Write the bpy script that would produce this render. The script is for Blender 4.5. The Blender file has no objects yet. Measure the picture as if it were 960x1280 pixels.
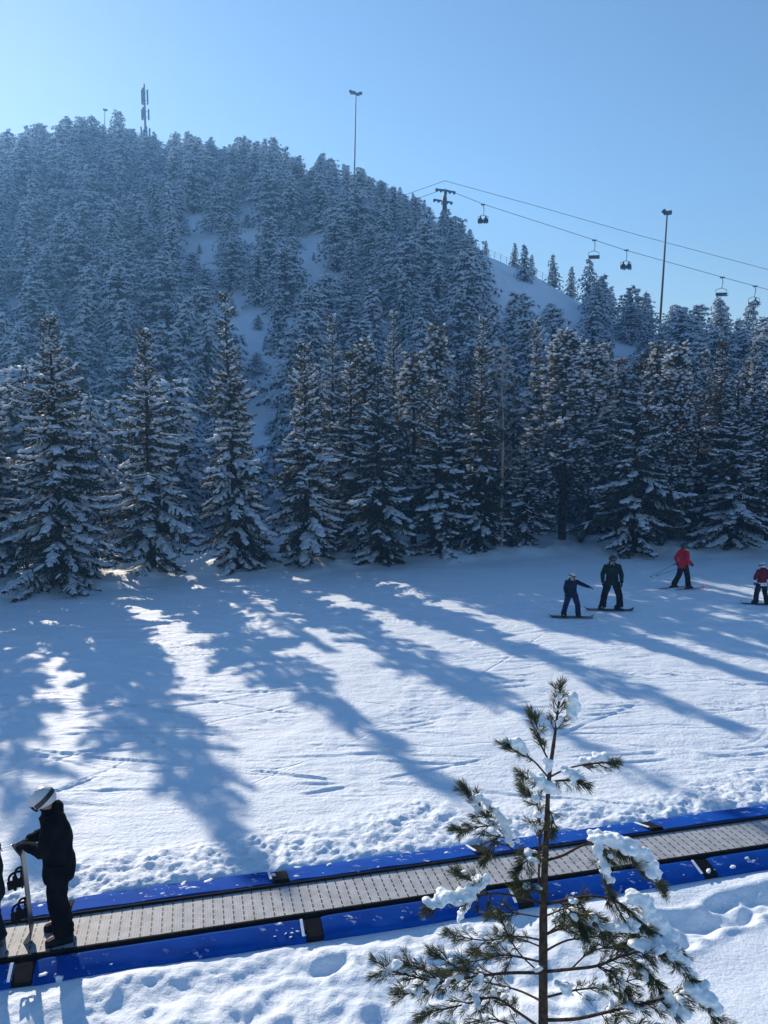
import bpy, math, random
import numpy as np
from mathutils import Vector, Matrix
R = math.radians
sc = bpy.context.scene
col = sc.collection

# ------------------------------------------------------------------ camera, sky, sun, exposure
CAM_H, PITCH, FPX = 5.5, R(5.5), 962.0
cd = bpy.data.cameras.new('camera'); cam = bpy.data.objects.new('camera', cd); col.objects.link(cam)
cam.location = (0, 0, CAM_H); cam.rotation_euler = (R(90) - PITCH, 0, 0)
cd.sensor_fit = 'VERTICAL'; cd.sensor_height = 24.0; cd.lens = 24.0 * FPX / 1280.0
cd.clip_start = 0.1; cd.clip_end = 8000
sc.camera = cam
SUN_EL, SUN_AZ = R(24.2), R(-29.0)           # azimuth from +Y, clockwise
SUN_DIR = Vector((math.sin(SUN_AZ) * math.cos(SUN_EL), math.cos(SUN_AZ) * math.cos(SUN_EL), math.sin(SUN_EL)))
w = bpy.data.worlds.new('World'); sc.world = w; w.use_nodes = True
wn = w.node_tree.nodes; wl = w.node_tree.links; wn.clear()
wo = wn.new('ShaderNodeOutputWorld'); wb = wn.new('ShaderNodeBackground'); sk = wn.new('ShaderNodeTexSky')
sk.sky_type = 'NISHITA'; sk.sun_disc = False; sk.sun_elevation = SUN_EL; sk.sun_rotation = SUN_AZ
sk.altitude = 50; sk.air_density = 1.4; sk.dust_density = 0.12; sk.ozone_density = 4.5
wb.inputs['Strength'].default_value = 0.076
hs = wn.new('ShaderNodeHueSaturation'); hs.inputs['Saturation'].default_value = 1.03
wl.new(sk.outputs[0], hs.inputs['Color']); wl.new(hs.outputs[0], wb.inputs['Color']); wl.new(wb.outputs[0], wo.inputs['Surface'])
sd = bpy.data.lights.new('sun', 'SUN'); sun = bpy.data.objects.new('sun', sd); col.objects.link(sun)
sd.energy = 4.1; sd.angle = R(0.53); sd.color = (1.0, 0.86, 0.69)
sun.rotation_euler = SUN_DIR.to_track_quat('Z', 'Y').to_euler(); sun.location = (-40, 70, 90)
sc.view_settings.view_transform = 'Standard'; sc.view_settings.look = 'None'
sc.view_settings.gamma = 1.0; sc.view_settings.use_curve_mapping = False
sc.view_settings.exposure = 0.68
sc.cycles.max_bounces = 6; sc.cycles.volume_bounces = 1; sc.cycles.transparent_max_bounces = 8
HAZE = 0.0009

# ------------------------------------------------------------------ helpers
def ray(px, py):
    a = (px - 480) / FPX; b = (640 - py) / FPX
    return np.array([a, math.cos(PITCH) + b * math.sin(PITCH), -math.sin(PITCH) + b * math.cos(PITCH)])
def P(px, py, Y):
    """world point at depth Y seen in direction px, py of the 960x1280 photograph"""
    d = ray(px, py); return np.array([0, 0, CAM_H]) + d * (Y / d[1])
def G(px, py, z=0.0):
    d = ray(px, py); return np.array([0, 0, CAM_H]) + d * ((z - CAM_H) / d[2])
def proj(p):
    x, y, z = p[0], p[1], p[2] - CAM_H
    f = y * math.cos(PITCH) - z * math.sin(PITCH); u = y * math.sin(PITCH) + z * math.cos(PITCH)
    return 480 + FPX * x / f, 640 - FPX * u / f

def _h(ix, iy, seed):
    n = (ix.astype(np.int64) * 374761393 + iy.astype(np.int64) * 668265263 + seed * 974634777) & 0xFFFFFFFF
    n = ((n ^ (n >> 13)) * 1274126177) & 0xFFFFFFFF
    n = ((n ^ (n >> 15)) * 2246822519) & 0xFFFFFFFF
    return ((n ^ (n >> 16)) & 0xFFFFFF) / float(0xFFFFFF)
def vnoise(x, y, seed=0):
    ix = np.floor(x); iy = np.floor(y); fx = x - ix; fy = y - iy
    fx = fx * fx * fx * (fx * (fx * 6 - 15) + 10); fy = fy * fy * fy * (fy * (fy * 6 - 15) + 10)
    a = _h(ix, iy, seed); b = _h(ix + 1, iy, seed); c = _h(ix, iy + 1, seed); d = _h(ix + 1, iy + 1, seed)
    return (a + (b - a) * fx) * (1 - fy) + (c + (d - c) * fx) * fy - 0.5
def fbm(x, y, scale, octv=3, seed=0, gain=0.5):
    s = 0; a = 1.0; f = 1.0 / scale
    for k in range(octv):
        th = 0.6 * k + 0.3
        s = s + a * vnoise((x * math.cos(th) - y * math.sin(th)) * f + 17 * k, (x * math.sin(th) + y * math.cos(th)) * f, seed + k)
        a *= gain; f *= 2.03
    return s
def sstep(a, b, x):
    t = np.clip((x - a) / (b - a), 0, 1); return t * t * (3 - 2 * t)

class Geo:
    def __init__(s): s.V = []; s.F = []; s.M = []; s.S = []; s.n = 0
    def add(s, V, F, mat=0, smooth=False):
        V = np.asarray(V, float).reshape(-1, 3); F = np.asarray(F, np.int64)
        if len(V) == 0 or len(F) == 0: return
        s.V.append(V); s.F.append(F + s.n); s.n += len(V)
        s.M.append(np.full(len(F), mat)); s.S.append(np.full(len(F), smooth))
    def mesh(s, name, mats):
        me = bpy.data.meshes.new(name)
        V = np.concatenate(s.V); me.vertices.add(len(V)); me.vertices.foreach_set('co', V.astype(np.float32).ravel())
        L = np.concatenate([f.ravel() for f in s.F]); tot = np.concatenate([np.full(len(f), f.shape[1]) for f in s.F])
        st = np.concatenate([[0], np.cumsum(tot)[:-1]])
        me.loops.add(len(L)); me.loops.foreach_set('vertex_index', L.astype(np.int32))
        me.polygons.add(len(tot)); me.polygons.foreach_set('loop_start', st.astype(np.int32))
        me.polygons.foreach_set('material_index', np.concatenate(s.M).astype(np.int32))
        me.polygons.foreach_set('use_smooth', np.concatenate(s.S))
        for m in mats: me.materials.append(m)
        me.update(calc_edges=True); me.validate()
        return me
    def obj(s, name, mats, parent=None):
        if not isinstance(mats, (list, tuple)): mats = [mats]
        o = bpy.data.objects.new(name, s.mesh(name, mats)); col.objects.link(o)
        if parent is not None: o.parent = parent
        return o
    # shapes
    def tube(s, pts, rad, n=8, mat=0, cap=True):
        pts = np.asarray(pts, float); k = len(pts); rad = np.broadcast_to(np.asarray(rad, float), (k,))
        T = np.gradient(pts, axis=0); T /= np.linalg.norm(T, axis=1)[:, None] + 1e-9
        ref = np.array([0.0, 0, 1]) if abs(T[:, 2]).mean() < 0.8 else np.array([1.0, 0, 0])
        A = np.cross(T, ref); A /= np.linalg.norm(A, axis=1)[:, None] + 1e-9; B = np.cross(T, A)
        th = np.arange(n) * 2 * math.pi / n
        V = pts[:, None, :] + rad[:, None, None] * (np.cos(th)[None, :, None] * A[:, None, :] + np.sin(th)[None, :, None] * B[:, None, :])
        V = V.reshape(-1, 3); i = np.arange(k - 1)[:, None] * n; j = np.arange(n)[None, :]; j2 = (j + 1) % n
        F = np.stack([i + j, i + j2, i + n + j2, i + n + j], -1).reshape(-1, 4)
        s.add(V, F, mat, True)
        if cap:
            for e, r0 in ((0, 0), (k - 1, (k - 1) * n)):
                c = np.vstack([V[r0:r0 + n], pts[e]]); q = np.arange(n)
                f = np.stack([q, (q + 1) % n, np.full(n, n)], -1)
                s.add(c, f if e else f[:, ::-1], mat, False)
    def box(s, c, size, rot=None, mat=0, bev=0.0):
        hx, hy, hz = np.asarray(size, float) / 2
        if bev <= 0:
            V = np.array([[x, y, z] for z in (-hz, hz) for y in (-hy, hy) for x in (-hx, hx)])
            F = np.array([[0, 2, 3, 1], [4, 5, 7, 6], [0, 1, 5, 4], [2, 6, 7, 3], [0, 4, 6, 2], [1, 3, 7, 5]])
        else:
            b = min(bev, hx * .9, hy * .9, hz * .9)
            def ring(z, ins):
                x, y = hx - ins, hy - ins; q = max(b - ins * 0.3, b * .5)
                return [[x - q, -y, z], [x, -y + q, z], [x, y - q, z], [x - q, y, z], [-x + q, y, z], [-x, y - q, z], [-x, -y + q, z], [-x + q, -y, z]]
            V = np.array(ring(-hz, b) + ring(-hz + b, 0) + ring(hz - b, 0) + ring(hz, b))
            F = []
            for k in range(3):
                for j in range(8): F.append([k * 8 + j, k * 8 + (j + 1) % 8, k * 8 + 8 + (j + 1) % 8, k * 8 + 8 + j])
            for a0 in (0, 24):
                q = [[0, 1, 6, 7], [1, 2, 5, 6], [2, 3, 4, 5]]
                for f in q: F.append([a0 + v for v in (f if a0 else f[::-1])])
            F = np.array(F)
        if rot is not None: V = V @ np.asarray(rot).T
        s.add(V + np.asarray(c, float), F, mat, False)
    def diamonds(s, base, d, ln, wd, side, mat=0):
        base = np.asarray(base); N = len(base)
        if N == 0: return
        ln = np.broadcast_to(ln, (N,))[:, None]; wd = np.broadcast_to(wd, (N,))[:, None]
        m = base + d * ln * .45
        V = np.stack([base, m + side * wd * .5, base + d * ln, m - side * wd * .5], 1).reshape(-1, 3)
        s.add(V, np.arange(4 * N).reshape(N, 4), mat, False)
    def blobs(s, c, X, Y, Z, mat=0, rng=None, lvl=0, jit=0.12):
        """ellipsoids with half-axis vectors X, Y, Z (N,3)"""
        c = np.asarray(c); N = len(c)
        if N == 0: return
        tv, tf = ICO[lvl]; r = 1 + (rng.uniform(-jit, jit, (N, len(tv), 1)) if rng is not None else 0)
        T = tv[None] * r
        V = c[:, None] + T[..., 0:1] * X[:, None] + T[..., 1:2] * Y[:, None] + T[..., 2:3] * Z[:, None]
        F = (tf[None] + (np.arange(N) * len(tv))[:, None, None]).reshape(-1, 3)
        s.add(V.reshape(-1, 3), F, mat, True)
def _ico(sub):
    import bmesh
    bm = bmesh.new(); bmesh.ops.create_icosphere(bm, subdivisions=sub, radius=1.0)
    V = np.array([v.co[:] for v in bm.verts]); bm.verts.index_update(); F = np.array([[v.index for v in f.verts] for f in bm.faces]); bm.free()
    return V, F
ICO = {0: _ico(1), 1: _ico(2), 2: _ico(3)}

def unit(v):
    v = np.asarray(v, float); return v / (np.linalg.norm(v, axis=-1, keepdims=True) + 1e-9)
def rotz(a):
    c, s_ = math.cos(a), math.sin(a); return np.array([[c, -s_, 0], [s_, c, 0], [0, 0, 1]])
def rotx(a):
    c, s_ = math.cos(a), math.sin(a); return np.array([[1, 0, 0], [0, c, -s_], [0, s_, c]])
def roty(a):
    c, s_ = math.cos(a), math.sin(a); return np.array([[c, 0, s_], [0, 1, 0], [-s_, 0, c]])
def tag(o, label=None, cat=None, group=None, kind=None):
    if label: o['label'] = label
    if cat: o['category'] = cat
    if group: o['group'] = group
    if kind: o['kind'] = kind
    return o
def thing(name, label, cat, loc=(0, 0, 0), rz=0.0, group=None, scale=None):
    o = bpy.data.objects.new(name, None); o.empty_display_size = .2; col.objects.link(o)
    o.location = loc; o.rotation_euler = (0, 0, rz)
    if scale is not None: o.scale = scale if hasattr(scale, '__len__') else (scale,) * 3
    return tag(o, label, cat, group)
def copy_thing(src, name=None):
    r = src.copy(); col.objects.link(r)
    for ch in src.children:
        c = ch.copy(); col.objects.link(c); c.parent = r
        for g in ch.children:
            d = g.copy(); col.objects.link(d); d.parent = c
    return r

# ------------------------------------------------------------------ materials
def mat(name, colr, rough=.6, metal=0.0, spec=.4, noise=None, bump=None, emit=None):
    m = bpy.data.materials.new(name); m.use_nodes = True
    nt = m.node_tree; b = nt.nodes['Principled BSDF']
    b.inputs['Base Color'].default_value = (*colr, 1); b.inputs['Roughness'].default_value = rough
    b.inputs['Metallic'].default_value = metal; b.inputs['Specular IOR Level'].default_value = spec
    tc = nt.nodes.new('ShaderNodeTexCoord')
    if noise:
        sc_, c2, lo, hi = noise
        n = nt.nodes.new('ShaderNodeTexNoise'); n.inputs['Scale'].default_value = sc_; n.inputs['Detail'].default_value = 4
        nt.links.new(tc.outputs['Object'], n.inputs['Vector'])
        r = nt.nodes.new('ShaderNodeMapRange'); r.inputs['From Min'].default_value = lo; r.inputs['From Max'].default_value = hi
        nt.links.new(n.outputs['Fac'], r.inputs['Value'])
        mx = nt.nodes.new('ShaderNodeMix'); mx.data_type = 'RGBA'
        mx.inputs[6].default_value = (*colr, 1); mx.inputs[7].default_value = (*c2, 1)
        nt.links.new(r.outputs[0], mx.inputs[0]); nt.links.new(mx.outputs[2], b.inputs['Base Color'])
    if bump:
        sc_, st, dist = bump
        n = nt.nodes.new('ShaderNodeTexNoise'); n.inputs['Scale'].default_value = sc_; n.inputs['Detail'].default_value = 3
        nt.links.new(tc.outputs['Object'], n.inputs['Vector'])
        bp = nt.nodes.new('ShaderNodeBump'); bp.inputs['Strength'].default_value = st; bp.inputs['Distance'].default_value = dist
        nt.links.new(n.outputs['Fac'], bp.inputs['Height']); nt.links.new(bp.outputs[0], b.inputs['Normal'])
    return m
def leaf_mat(name, c1, c2, scale=1.5, tr=.25):
    m = mat(name, c1, .55, spec=.3, noise=(scale, c2, .35, .65)); nt = m.node_tree
    b = nt.nodes['Principled BSDF']; out = nt.nodes['Material Output']
    t = nt.nodes.new('ShaderNodeBsdfTranslucent'); t.inputs['Color'].default_value = (c2[0] * 1.6, c2[1] * 1.5, c2[2], 1)
    mx = nt.nodes.new('ShaderNodeMixShader'); mx.inputs[0].default_value = tr
    nt.links.new(b.outputs[0], mx.inputs[1]); nt.links.new(t.outputs[0], mx.inputs[2]); nt.links.new(mx.outputs[0], out.inputs['Surface'])
    return m
SNOWC = (.80, .88, .97)
M = {}
CA = R(14.0); CDIR = np.array([math.cos(CA), math.sin(CA), 0]); CNRM = np.array([-math.sin(CA), math.cos(CA), 0])
M['snow_tree'] = mat('snow_on_trees', SNOWC, .65, spec=.3, bump=(9, .35, .05))
nt_ = M['snow_tree'].node_tree; b_ = nt_.nodes['Principled BSDF']; t_ = nt_.nodes.new('ShaderNodeBsdfTranslucent'); t_.inputs['Color'].default_value = (*SNOWC, 1)
x_ = nt_.nodes.new('ShaderNodeMixShader'); x_.inputs[0].default_value = .5; nt_.links.new(b_.outputs[0], x_.inputs[1]); nt_.links.new(t_.outputs[0], x_.inputs[2]); nt_.links.new(x_.outputs[0], nt_.nodes['Material Output'].inputs['Surface'])
M['snow_near'] = mat('snow_on_sapling', SNOWC, .6, spec=.3, bump=(45, .35, .012))
for q_ in ('snow_near',):                                       # loose snow lets some light through
    b_ = M[q_].node_tree.nodes['Principled BSDF']; b_.inputs['Subsurface Weight'].default_value = .6; b_.inputs['Subsurface Radius'].default_value = (.05, .05, .05); b_.inputs['Subsurface Scale'].default_value = .6
M['spruce'] = leaf_mat('spruce_needles', (.018, .026, .014), (.052, .050, .020), 1.1, .4)
M['pine'] = leaf_mat('pine_needles', (.026, .034, .016), (.072, .064, .026), 1.1, .4)
M['far'] = leaf_mat('hill_needles', (.018, .030, .022), (.040, .050, .030), .6, .15)
M['sap'] = leaf_mat('sapling_needles', (.024, .042, .017), (.060, .072, .028), 9, .22)
M['bark'] = mat('dark_bark', (.060, .045, .034), .9, spec=.1, noise=(7, (.025, .018, .014), .4, .6), bump=(20, .6, .03))
M['sapbark'] = mat('sapling_bark', (.085, .062, .045), .9, spec=.1, noise=(30, (.045, .03, .022), .4, .6), bump=(90, .6, .004))
M['birch'] = mat('birch_bark', (.36, .29, .24), .8, spec=.2, noise=(6, (.16, .11, .09), .5, .65))
M['steel'] = mat('galvanised_steel', (.13, .14, .15), .5, .7, noise=(3, (.08, .085, .09), .4, .6))
M['dark'] = mat('dark_painted_metal', (.03, .032, .036), .5, .3, noise=(4, (.05, .05, .055), .4, .6))
M['rubber'] = mat('black_rubber', (.007, .007, .008), .8, spec=.06, noise=(12, (.014, .014, .015), .4, .7))
M['alu'] = mat('aluminium_edge', (.06, .058, .05), .6, .3, noise=(9, (.03, .03, .028), .4, .7))
M['panel'] = mat('antenna_panel', (.14, .15, .17), .6, noise=(3, (.08, .09, .10), .4, .6))

def pad_mat():
    m = mat('blue_vinyl', (.003, .07, .45), .8, spec=.04, bump=(14, .3, .006)); nt = m.node_tree; b = nt.nodes['Principled BSDF']
    g = nt.nodes.new('ShaderNodeNewGeometry')
    def nz(sc_, lo, hi, det=5):
        mp = nt.nodes.new('ShaderNodeMapping'); mp.inputs['Scale'].default_value = (1, 1.7, 1)
        nt.links.new(g.outputs['Position'], mp.inputs['Vector'])
        n = nt.nodes.new('ShaderNodeTexNoise'); n.inputs['Scale'].default_value = sc_; n.inputs['Detail'].default_value = det; n.inputs['Roughness'].default_value = .65
        nt.links.new(mp.outputs[0], n.inputs['Vector'])
        r = nt.nodes.new('ShaderNodeMapRange'); r.inputs['From Min'].default_value = lo; r.inputs['From Max'].default_value = hi
        nt.links.new(n.outputs['Fac'], r.inputs['Value']); return r.outputs[0]
    a = nz(6.5, .605, .68); c = nz(1.1, .40, .55, 2)
    mu = nt.nodes.new('ShaderNodeMath'); mu.operation = 'MULTIPLY'; nt.links.new(a, mu.inputs[0]); nt.links.new(c, mu.inputs[1])
    mx = nt.nodes.new('ShaderNodeMix'); mx.data_type = 'RGBA'
    d2 = nz(2.2, .35, .7, 3)
    m0 = nt.nodes.new('ShaderNodeMix'); m0.data_type = 'RGBA'; m0.inputs[6].default_value = (.003, .075, .40, 1); m0.inputs[7].default_value = (.004, .05, .29, 1)
    nt.links.new(d2, m0.inputs[0]); nt.links.new(m0.outputs[2], mx.inputs[6])
    mx.inputs[7].default_value = (*SNOWC, 1); nt.links.new(mu.outputs[0], mx.inputs[0]); nt.links.new(mx.outputs[2], b.inputs['Base Color'])
    return m
M['blue'] = pad_mat()

def belt_mat():
    m = mat('grey_belt', (.33, .34, .36), .6, spec=.25); nt = m.node_tree; b = nt.nodes['Principled BSDF']
    tc = nt.nodes.new('ShaderNodeTexCoord'); sp = nt.nodes.new('ShaderNodeSeparateXYZ'); nt.links.new(tc.outputs['Object'], sp.inputs[0])
    def mth(op, a, bb, v=None):
        n = nt.nodes.new('ShaderNodeMath'); n.operation = op
        for i, q in enumerate((a, bb)):
            if q is None: continue
            if isinstance(q, (int, float)): n.inputs[i].default_value = q
            else: nt.links.new(q, n.inputs[i])
        return n.outputs[0]
    u = mth('FRACT', mth('MULTIPLY', sp.outputs['X'], 1 / .112), None)
    row = mth('FLOOR', mth('MULTIPLY', sp.outputs['X'], 1 / .112), None)
    v = mth('FRACT', mth('ADD', mth('MULTIPLY', sp.outputs['Y'], 1 / .10), mth('MULTIPLY', row, .37)), None)
    hole = mth('MULTIPLY', mth('LESS_THAN', u, .16), mth('LESS_THAN', v, .72))
    groove = mth('MULTIPLY', mth('LESS_THAN', mth('FRACT', mth('MULTIPLY', sp.outputs['X'], 1 / .028), None), .3), .22)
    fac = mth('MAXIMUM', mth('MULTIPLY', hole, .95), groove)
    n = nt.nodes.new('ShaderNodeTexNoise'); n.inputs['Scale'].default_value = 7; n.inputs['Detail'].default_value = 5
    nt.links.new(tc.outputs['Object'], n.inputs['Vector'])
    r = nt.nodes.new('ShaderNodeMapRange'); r.inputs['From Min'].default_value = .35; r.inputs['From Max'].default_value = .7
    nt.links.new(n.outputs['Fac'], r.inputs['Value'])
    m0 = nt.nodes.new('ShaderNodeMix'); m0.data_type = 'RGBA'; m0.inputs[6].default_value = (.34, .36, .39, 1); m0.inputs[7].default_value = (.48, .51, .55, 1)
    nt.links.new(r.outputs[0], m0.inputs[0])
    mx = nt.nodes.new('ShaderNodeMix'); mx.data_type = 'RGBA'; nt.links.new(fac, mx.inputs[0]); nt.links.new(m0.outputs[2], mx.inputs[6])
    mx.inputs[7].default_value = (.012, .012, .013, 1); nt.links.new(mx.outputs[2], b.inputs['Base Color'])
    bp = nt.nodes.new('ShaderNodeBump'); bp.inputs['Strength'].default_value = .6; bp.inputs['Distance'].default_value = .006; bp.invert = True
    nt.links.new(fac, bp.inputs['Height']); nt.links.new(bp.outputs[0], b.inputs['Normal'])
    return m
M['belt'] = belt_mat()

def ground_mat():
    m = mat('piste_snow', SNOWC, .62, spec=.3); nt = m.node_tree; b = nt.nodes['Principled BSDF']
    g = nt.nodes.new('ShaderNodeNewGeometry'); pos = g.outputs['Position']
    sp = nt.nodes.new('ShaderNodeSeparateXYZ'); nt.links.new(pos, sp.inputs[0])
    def mth(op, a, bb=None, cc=None):
        n = nt.nodes.new('ShaderNodeMath'); n.operation = op
        for i, q in enumerate((a, bb, cc)):
            if q is None: continue
            if isinstance(q, (int, float)): n.inputs[i].default_value = q
            else: nt.links.new(q, n.inputs[i])
        return n.outputs[0]
    def rng_(v, lo, hi):
        r = nt.nodes.new('ShaderNodeMapRange'); r.interpolation_type = 'SMOOTHSTEP'; r.inputs['From Min'].default_value = lo; r.inputs['From Max'].default_value = hi
        nt.links.new(v, r.inputs['Value']); return r.outputs[0]
    def noise(scale, rot=0.0, st=(1, 1, 1), det=3, rough=.5):
        mp = nt.nodes.new('ShaderNodeMapping'); mp.vector_type = 'TEXTURE'
        mp.inputs['Rotation'].default_value = (0, 0, rot); mp.inputs['Scale'].default_value = st; nt.links.new(pos, mp.inputs['Vector'])
        n = nt.nodes.new('ShaderNodeTexNoise'); n.inputs['Scale'].default_value = scale; n.inputs['Detail'].default_value = det; n.inputs['Roughness'].default_value = rough
        nt.links.new(mp.outputs[0], n.inputs['Vector']); return n.outputs['Fac']
    yy = sp.outputs['Y']
    # ski-scraped streaks in three directions, fine grain, lumps
    h = mth('MULTIPLY', noise(9, R(12), (9, 1, 1), 3), .018)
    h = mth('ADD', h, mth('MULTIPLY', noise(7, R(-17), (12, 1, 1), 2), .012))
    h = mth('ADD', h, mth('MULTIPLY', noise(6, R(42), (10, 1, 1), 2), .010))
    h = mth('ADD', h, mth('MULTIPLY', noise(2.2, 0, (1, 1, 1), 4, .6), .05))
    h = mth('ADD', h, mth('MULTIPLY', noise(26, 0, (1, 1, 1), 3, .6), .010))
    vv = mth('ADD', mth('MULTIPLY', sp.outputs['X'], -math.sin(CA)), mth('MULTIPLY', mth('ADD', yy, -8.79), math.cos(CA)))
    h = mth('ADD', mth('MULTIPLY', h, mth('ADD', .22, mth('MULTIPLY', rng_(vv, .6, 1.6), .78))), mth('MULTIPLY', noise(18, 0, (1, 1, 1), 5, .68), .020))
    brk = rng_(noise(1.1, .4, (1, 1, 1), 2), .36, .60)
    # single board and ski tracks: grooves along gently curving lines
    rr = random.Random(11)
    specs = [(-9, 15.2, 4), (-3, 17.2, -26), (2, 13.6, 14), (6, 14.2, 8), (-5, 13.2, 38), (-1.2, 12.9, 48), (9, 18.5, 55), (12, 21, -12), (3.2, 19, 60)]
    for _ in range(0): specs.append((rr.uniform(-9, 12), rr.uniform(12.3, 27), rr.choice([rr.uniform(-25, 25), rr.uniform(-70, 70)])))
    warp = noise(.35, 0, (1, 1, 1), 1)
    for (x0, y0, ang) in specs:
        a = R(ang); ln = rr.uniform(1.2, 5.5); wd = rr.uniform(.018, .045)
        if abs(ang) < 30: ln *= 1.4
        d = mth('ADD', mth('MULTIPLY', sp.outputs['X'], -math.sin(a)), mth('MULTIPLY', yy, math.cos(a)))
        d = mth('ADD', d, -(-x0 * math.sin(a) + y0 * math.cos(a)))
        d = mth('ABSOLUTE', mth('ADD', d, mth('MULTIPLY', mth('SUBTRACT', warp, .5), rr.uniform(-2.4, 2.4))))
        u = mth('ADD', mth('MULTIPLY', sp.outputs['X'], math.cos(a)), mth('MULTIPLY', yy, math.sin(a)))
        u = mth('ABSOLUTE', mth('ADD', u, -(x0 * math.cos(a) + y0 * math.sin(a))))
        k = mth('MULTIPLY', mth('SUBTRACT', 1.0, rng_(d, wd * .4, wd * 1.4)), mth('SUBTRACT', 1.0, rng_(u, ln * .7, ln)))
        h = mth('SUBTRACT', h, mth('MULTIPLY', mth('MULTIPLY', k, brk), rr.uniform(.010, .030)))
    bp = nt.nodes.new('ShaderNodeBump'); bp.inputs['Strength'].default_value = 1.0; bp.inputs['Distance'].default_value = 1.0
    nt.links.new(h, bp.inputs['Height']); nt.links.new(bp.outputs[0], b.inputs['Normal'])
    # slight dirt / ice tone
    n = noise(.8, 0, (1, 1, 1), 4)
    mx = nt.nodes.new('ShaderNodeMix'); mx.data_type = 'RGBA'; mx.inputs[6].default_value = (.75, .855, .96, 1); mx.inputs[7].default_value = (.80, .885, .975, 1)
    nt.links.new(rng_(n, .35, .65), mx.inputs[0]); nt.links.new(mx.outputs[2], b.inputs['Base Color'])
    return m
M['ground'] = ground_mat()

# ------------------------------------------------------------------ ground and hill as one sheet
CORG = np.array([0.0, 8.79, 0.0])            # a point on the conveyor's centre line
RIDGE = [(-900, 470, 150), (-400, 390, 205), (-100, 255, 215), (0, 212, 218), (150, 201, 215), (300, 220, 190), (450, 241, 162), (560, 287, 135), (600, 316, 128),  # left of view the ridge is lowered so the sun clears it
         (680, 352, 122), (745, 390, 118), (850, 432, 112), (960, 440, 110), (1400, 470, 110), (2200, 500, 110)]
_t = []; _m = []; _Y = []
for a, b_, Y in RIDGE:
    d = ray(a, b_); _t.append(d[0] / d[1]); _m.append(d[2] / d[1]); _Y.append(Y)
TL_X = [-40, -20, -11.6, -8.5, -6, -3.2, 0, 4.5, 8.5, 11, 16, 25, 60]
TL_Y = [24, 25.5, 27.7, 30, 31.3, 32.2, 33.5, 35.5, 36.8, 36, 37, 37, 37]
FOOT = 50.0
def tracks(x, y):
    """board and ski tracks cut into the piste, plus scraped patches"""
    dz = np.zeros(x.shape); rs = np.random.RandomState(8)
    w1 = fbm(x, y, 2.2, 2, 91); brk = sstep(-.25, .05, fbm(x, y, 1.3, 2, 93))
    m_ = sstep(10.4, 11.2, y) * (1 - sstep(27, 31, y))
    for i in range(150):
        x0 = rs.uniform(-8, 13); y0 = 10.6 + 17 * rs.rand() ** 1.3; ang = R(rs.normal(6, 16)) if rs.rand() < .72 else R(rs.uniform(-75, 75)); L = rs.uniform(1.0, 6.0) if abs(ang) < .5 else rs.uniform(.4, 2.2)
        c, s_ = math.cos(ang), math.sin(ang); sel = (np.abs(x - x0) < L + .5) & (np.abs(y - y0) < abs(s_) * L + 1.6)
        if not sel.any(): continue
        xs_, ys_ = x[sel] - x0, y[sel] - y0; u = xs_ * c + ys_ * s_; bow = rs.uniform(-.06, .06) if rs.rand() < .75 else rs.uniform(-.35, .35)
        d = -xs_ * s_ + ys_ * c + bow * u * u / max(1, L * .4) + .25 * w1[sel]; wd = rs.uniform(.018, .045); dep = rs.uniform(.010, .030)
        env = (1 - sstep(.7 * L, L, np.abs(u))) * brk[sel]
        for off in ((0,) if rs.rand() < .6 else (-.16, .16)):
            r_ = (d - off) / wd; dz[sel] += dep * env * (-np.exp(-r_ ** 2) + .45 * np.exp(-((r_ - 1.9) / .8) ** 2))
    sc1 = sstep(.10, .32, fbm(x, y, 1.9, 3, 95)); dz += sc1 * .035 * fbm(x, y * 1.6, .30, 3, 97) + .018 * fbm(x, y * 3, .8, 2, 99)
    return dz * m_
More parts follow.
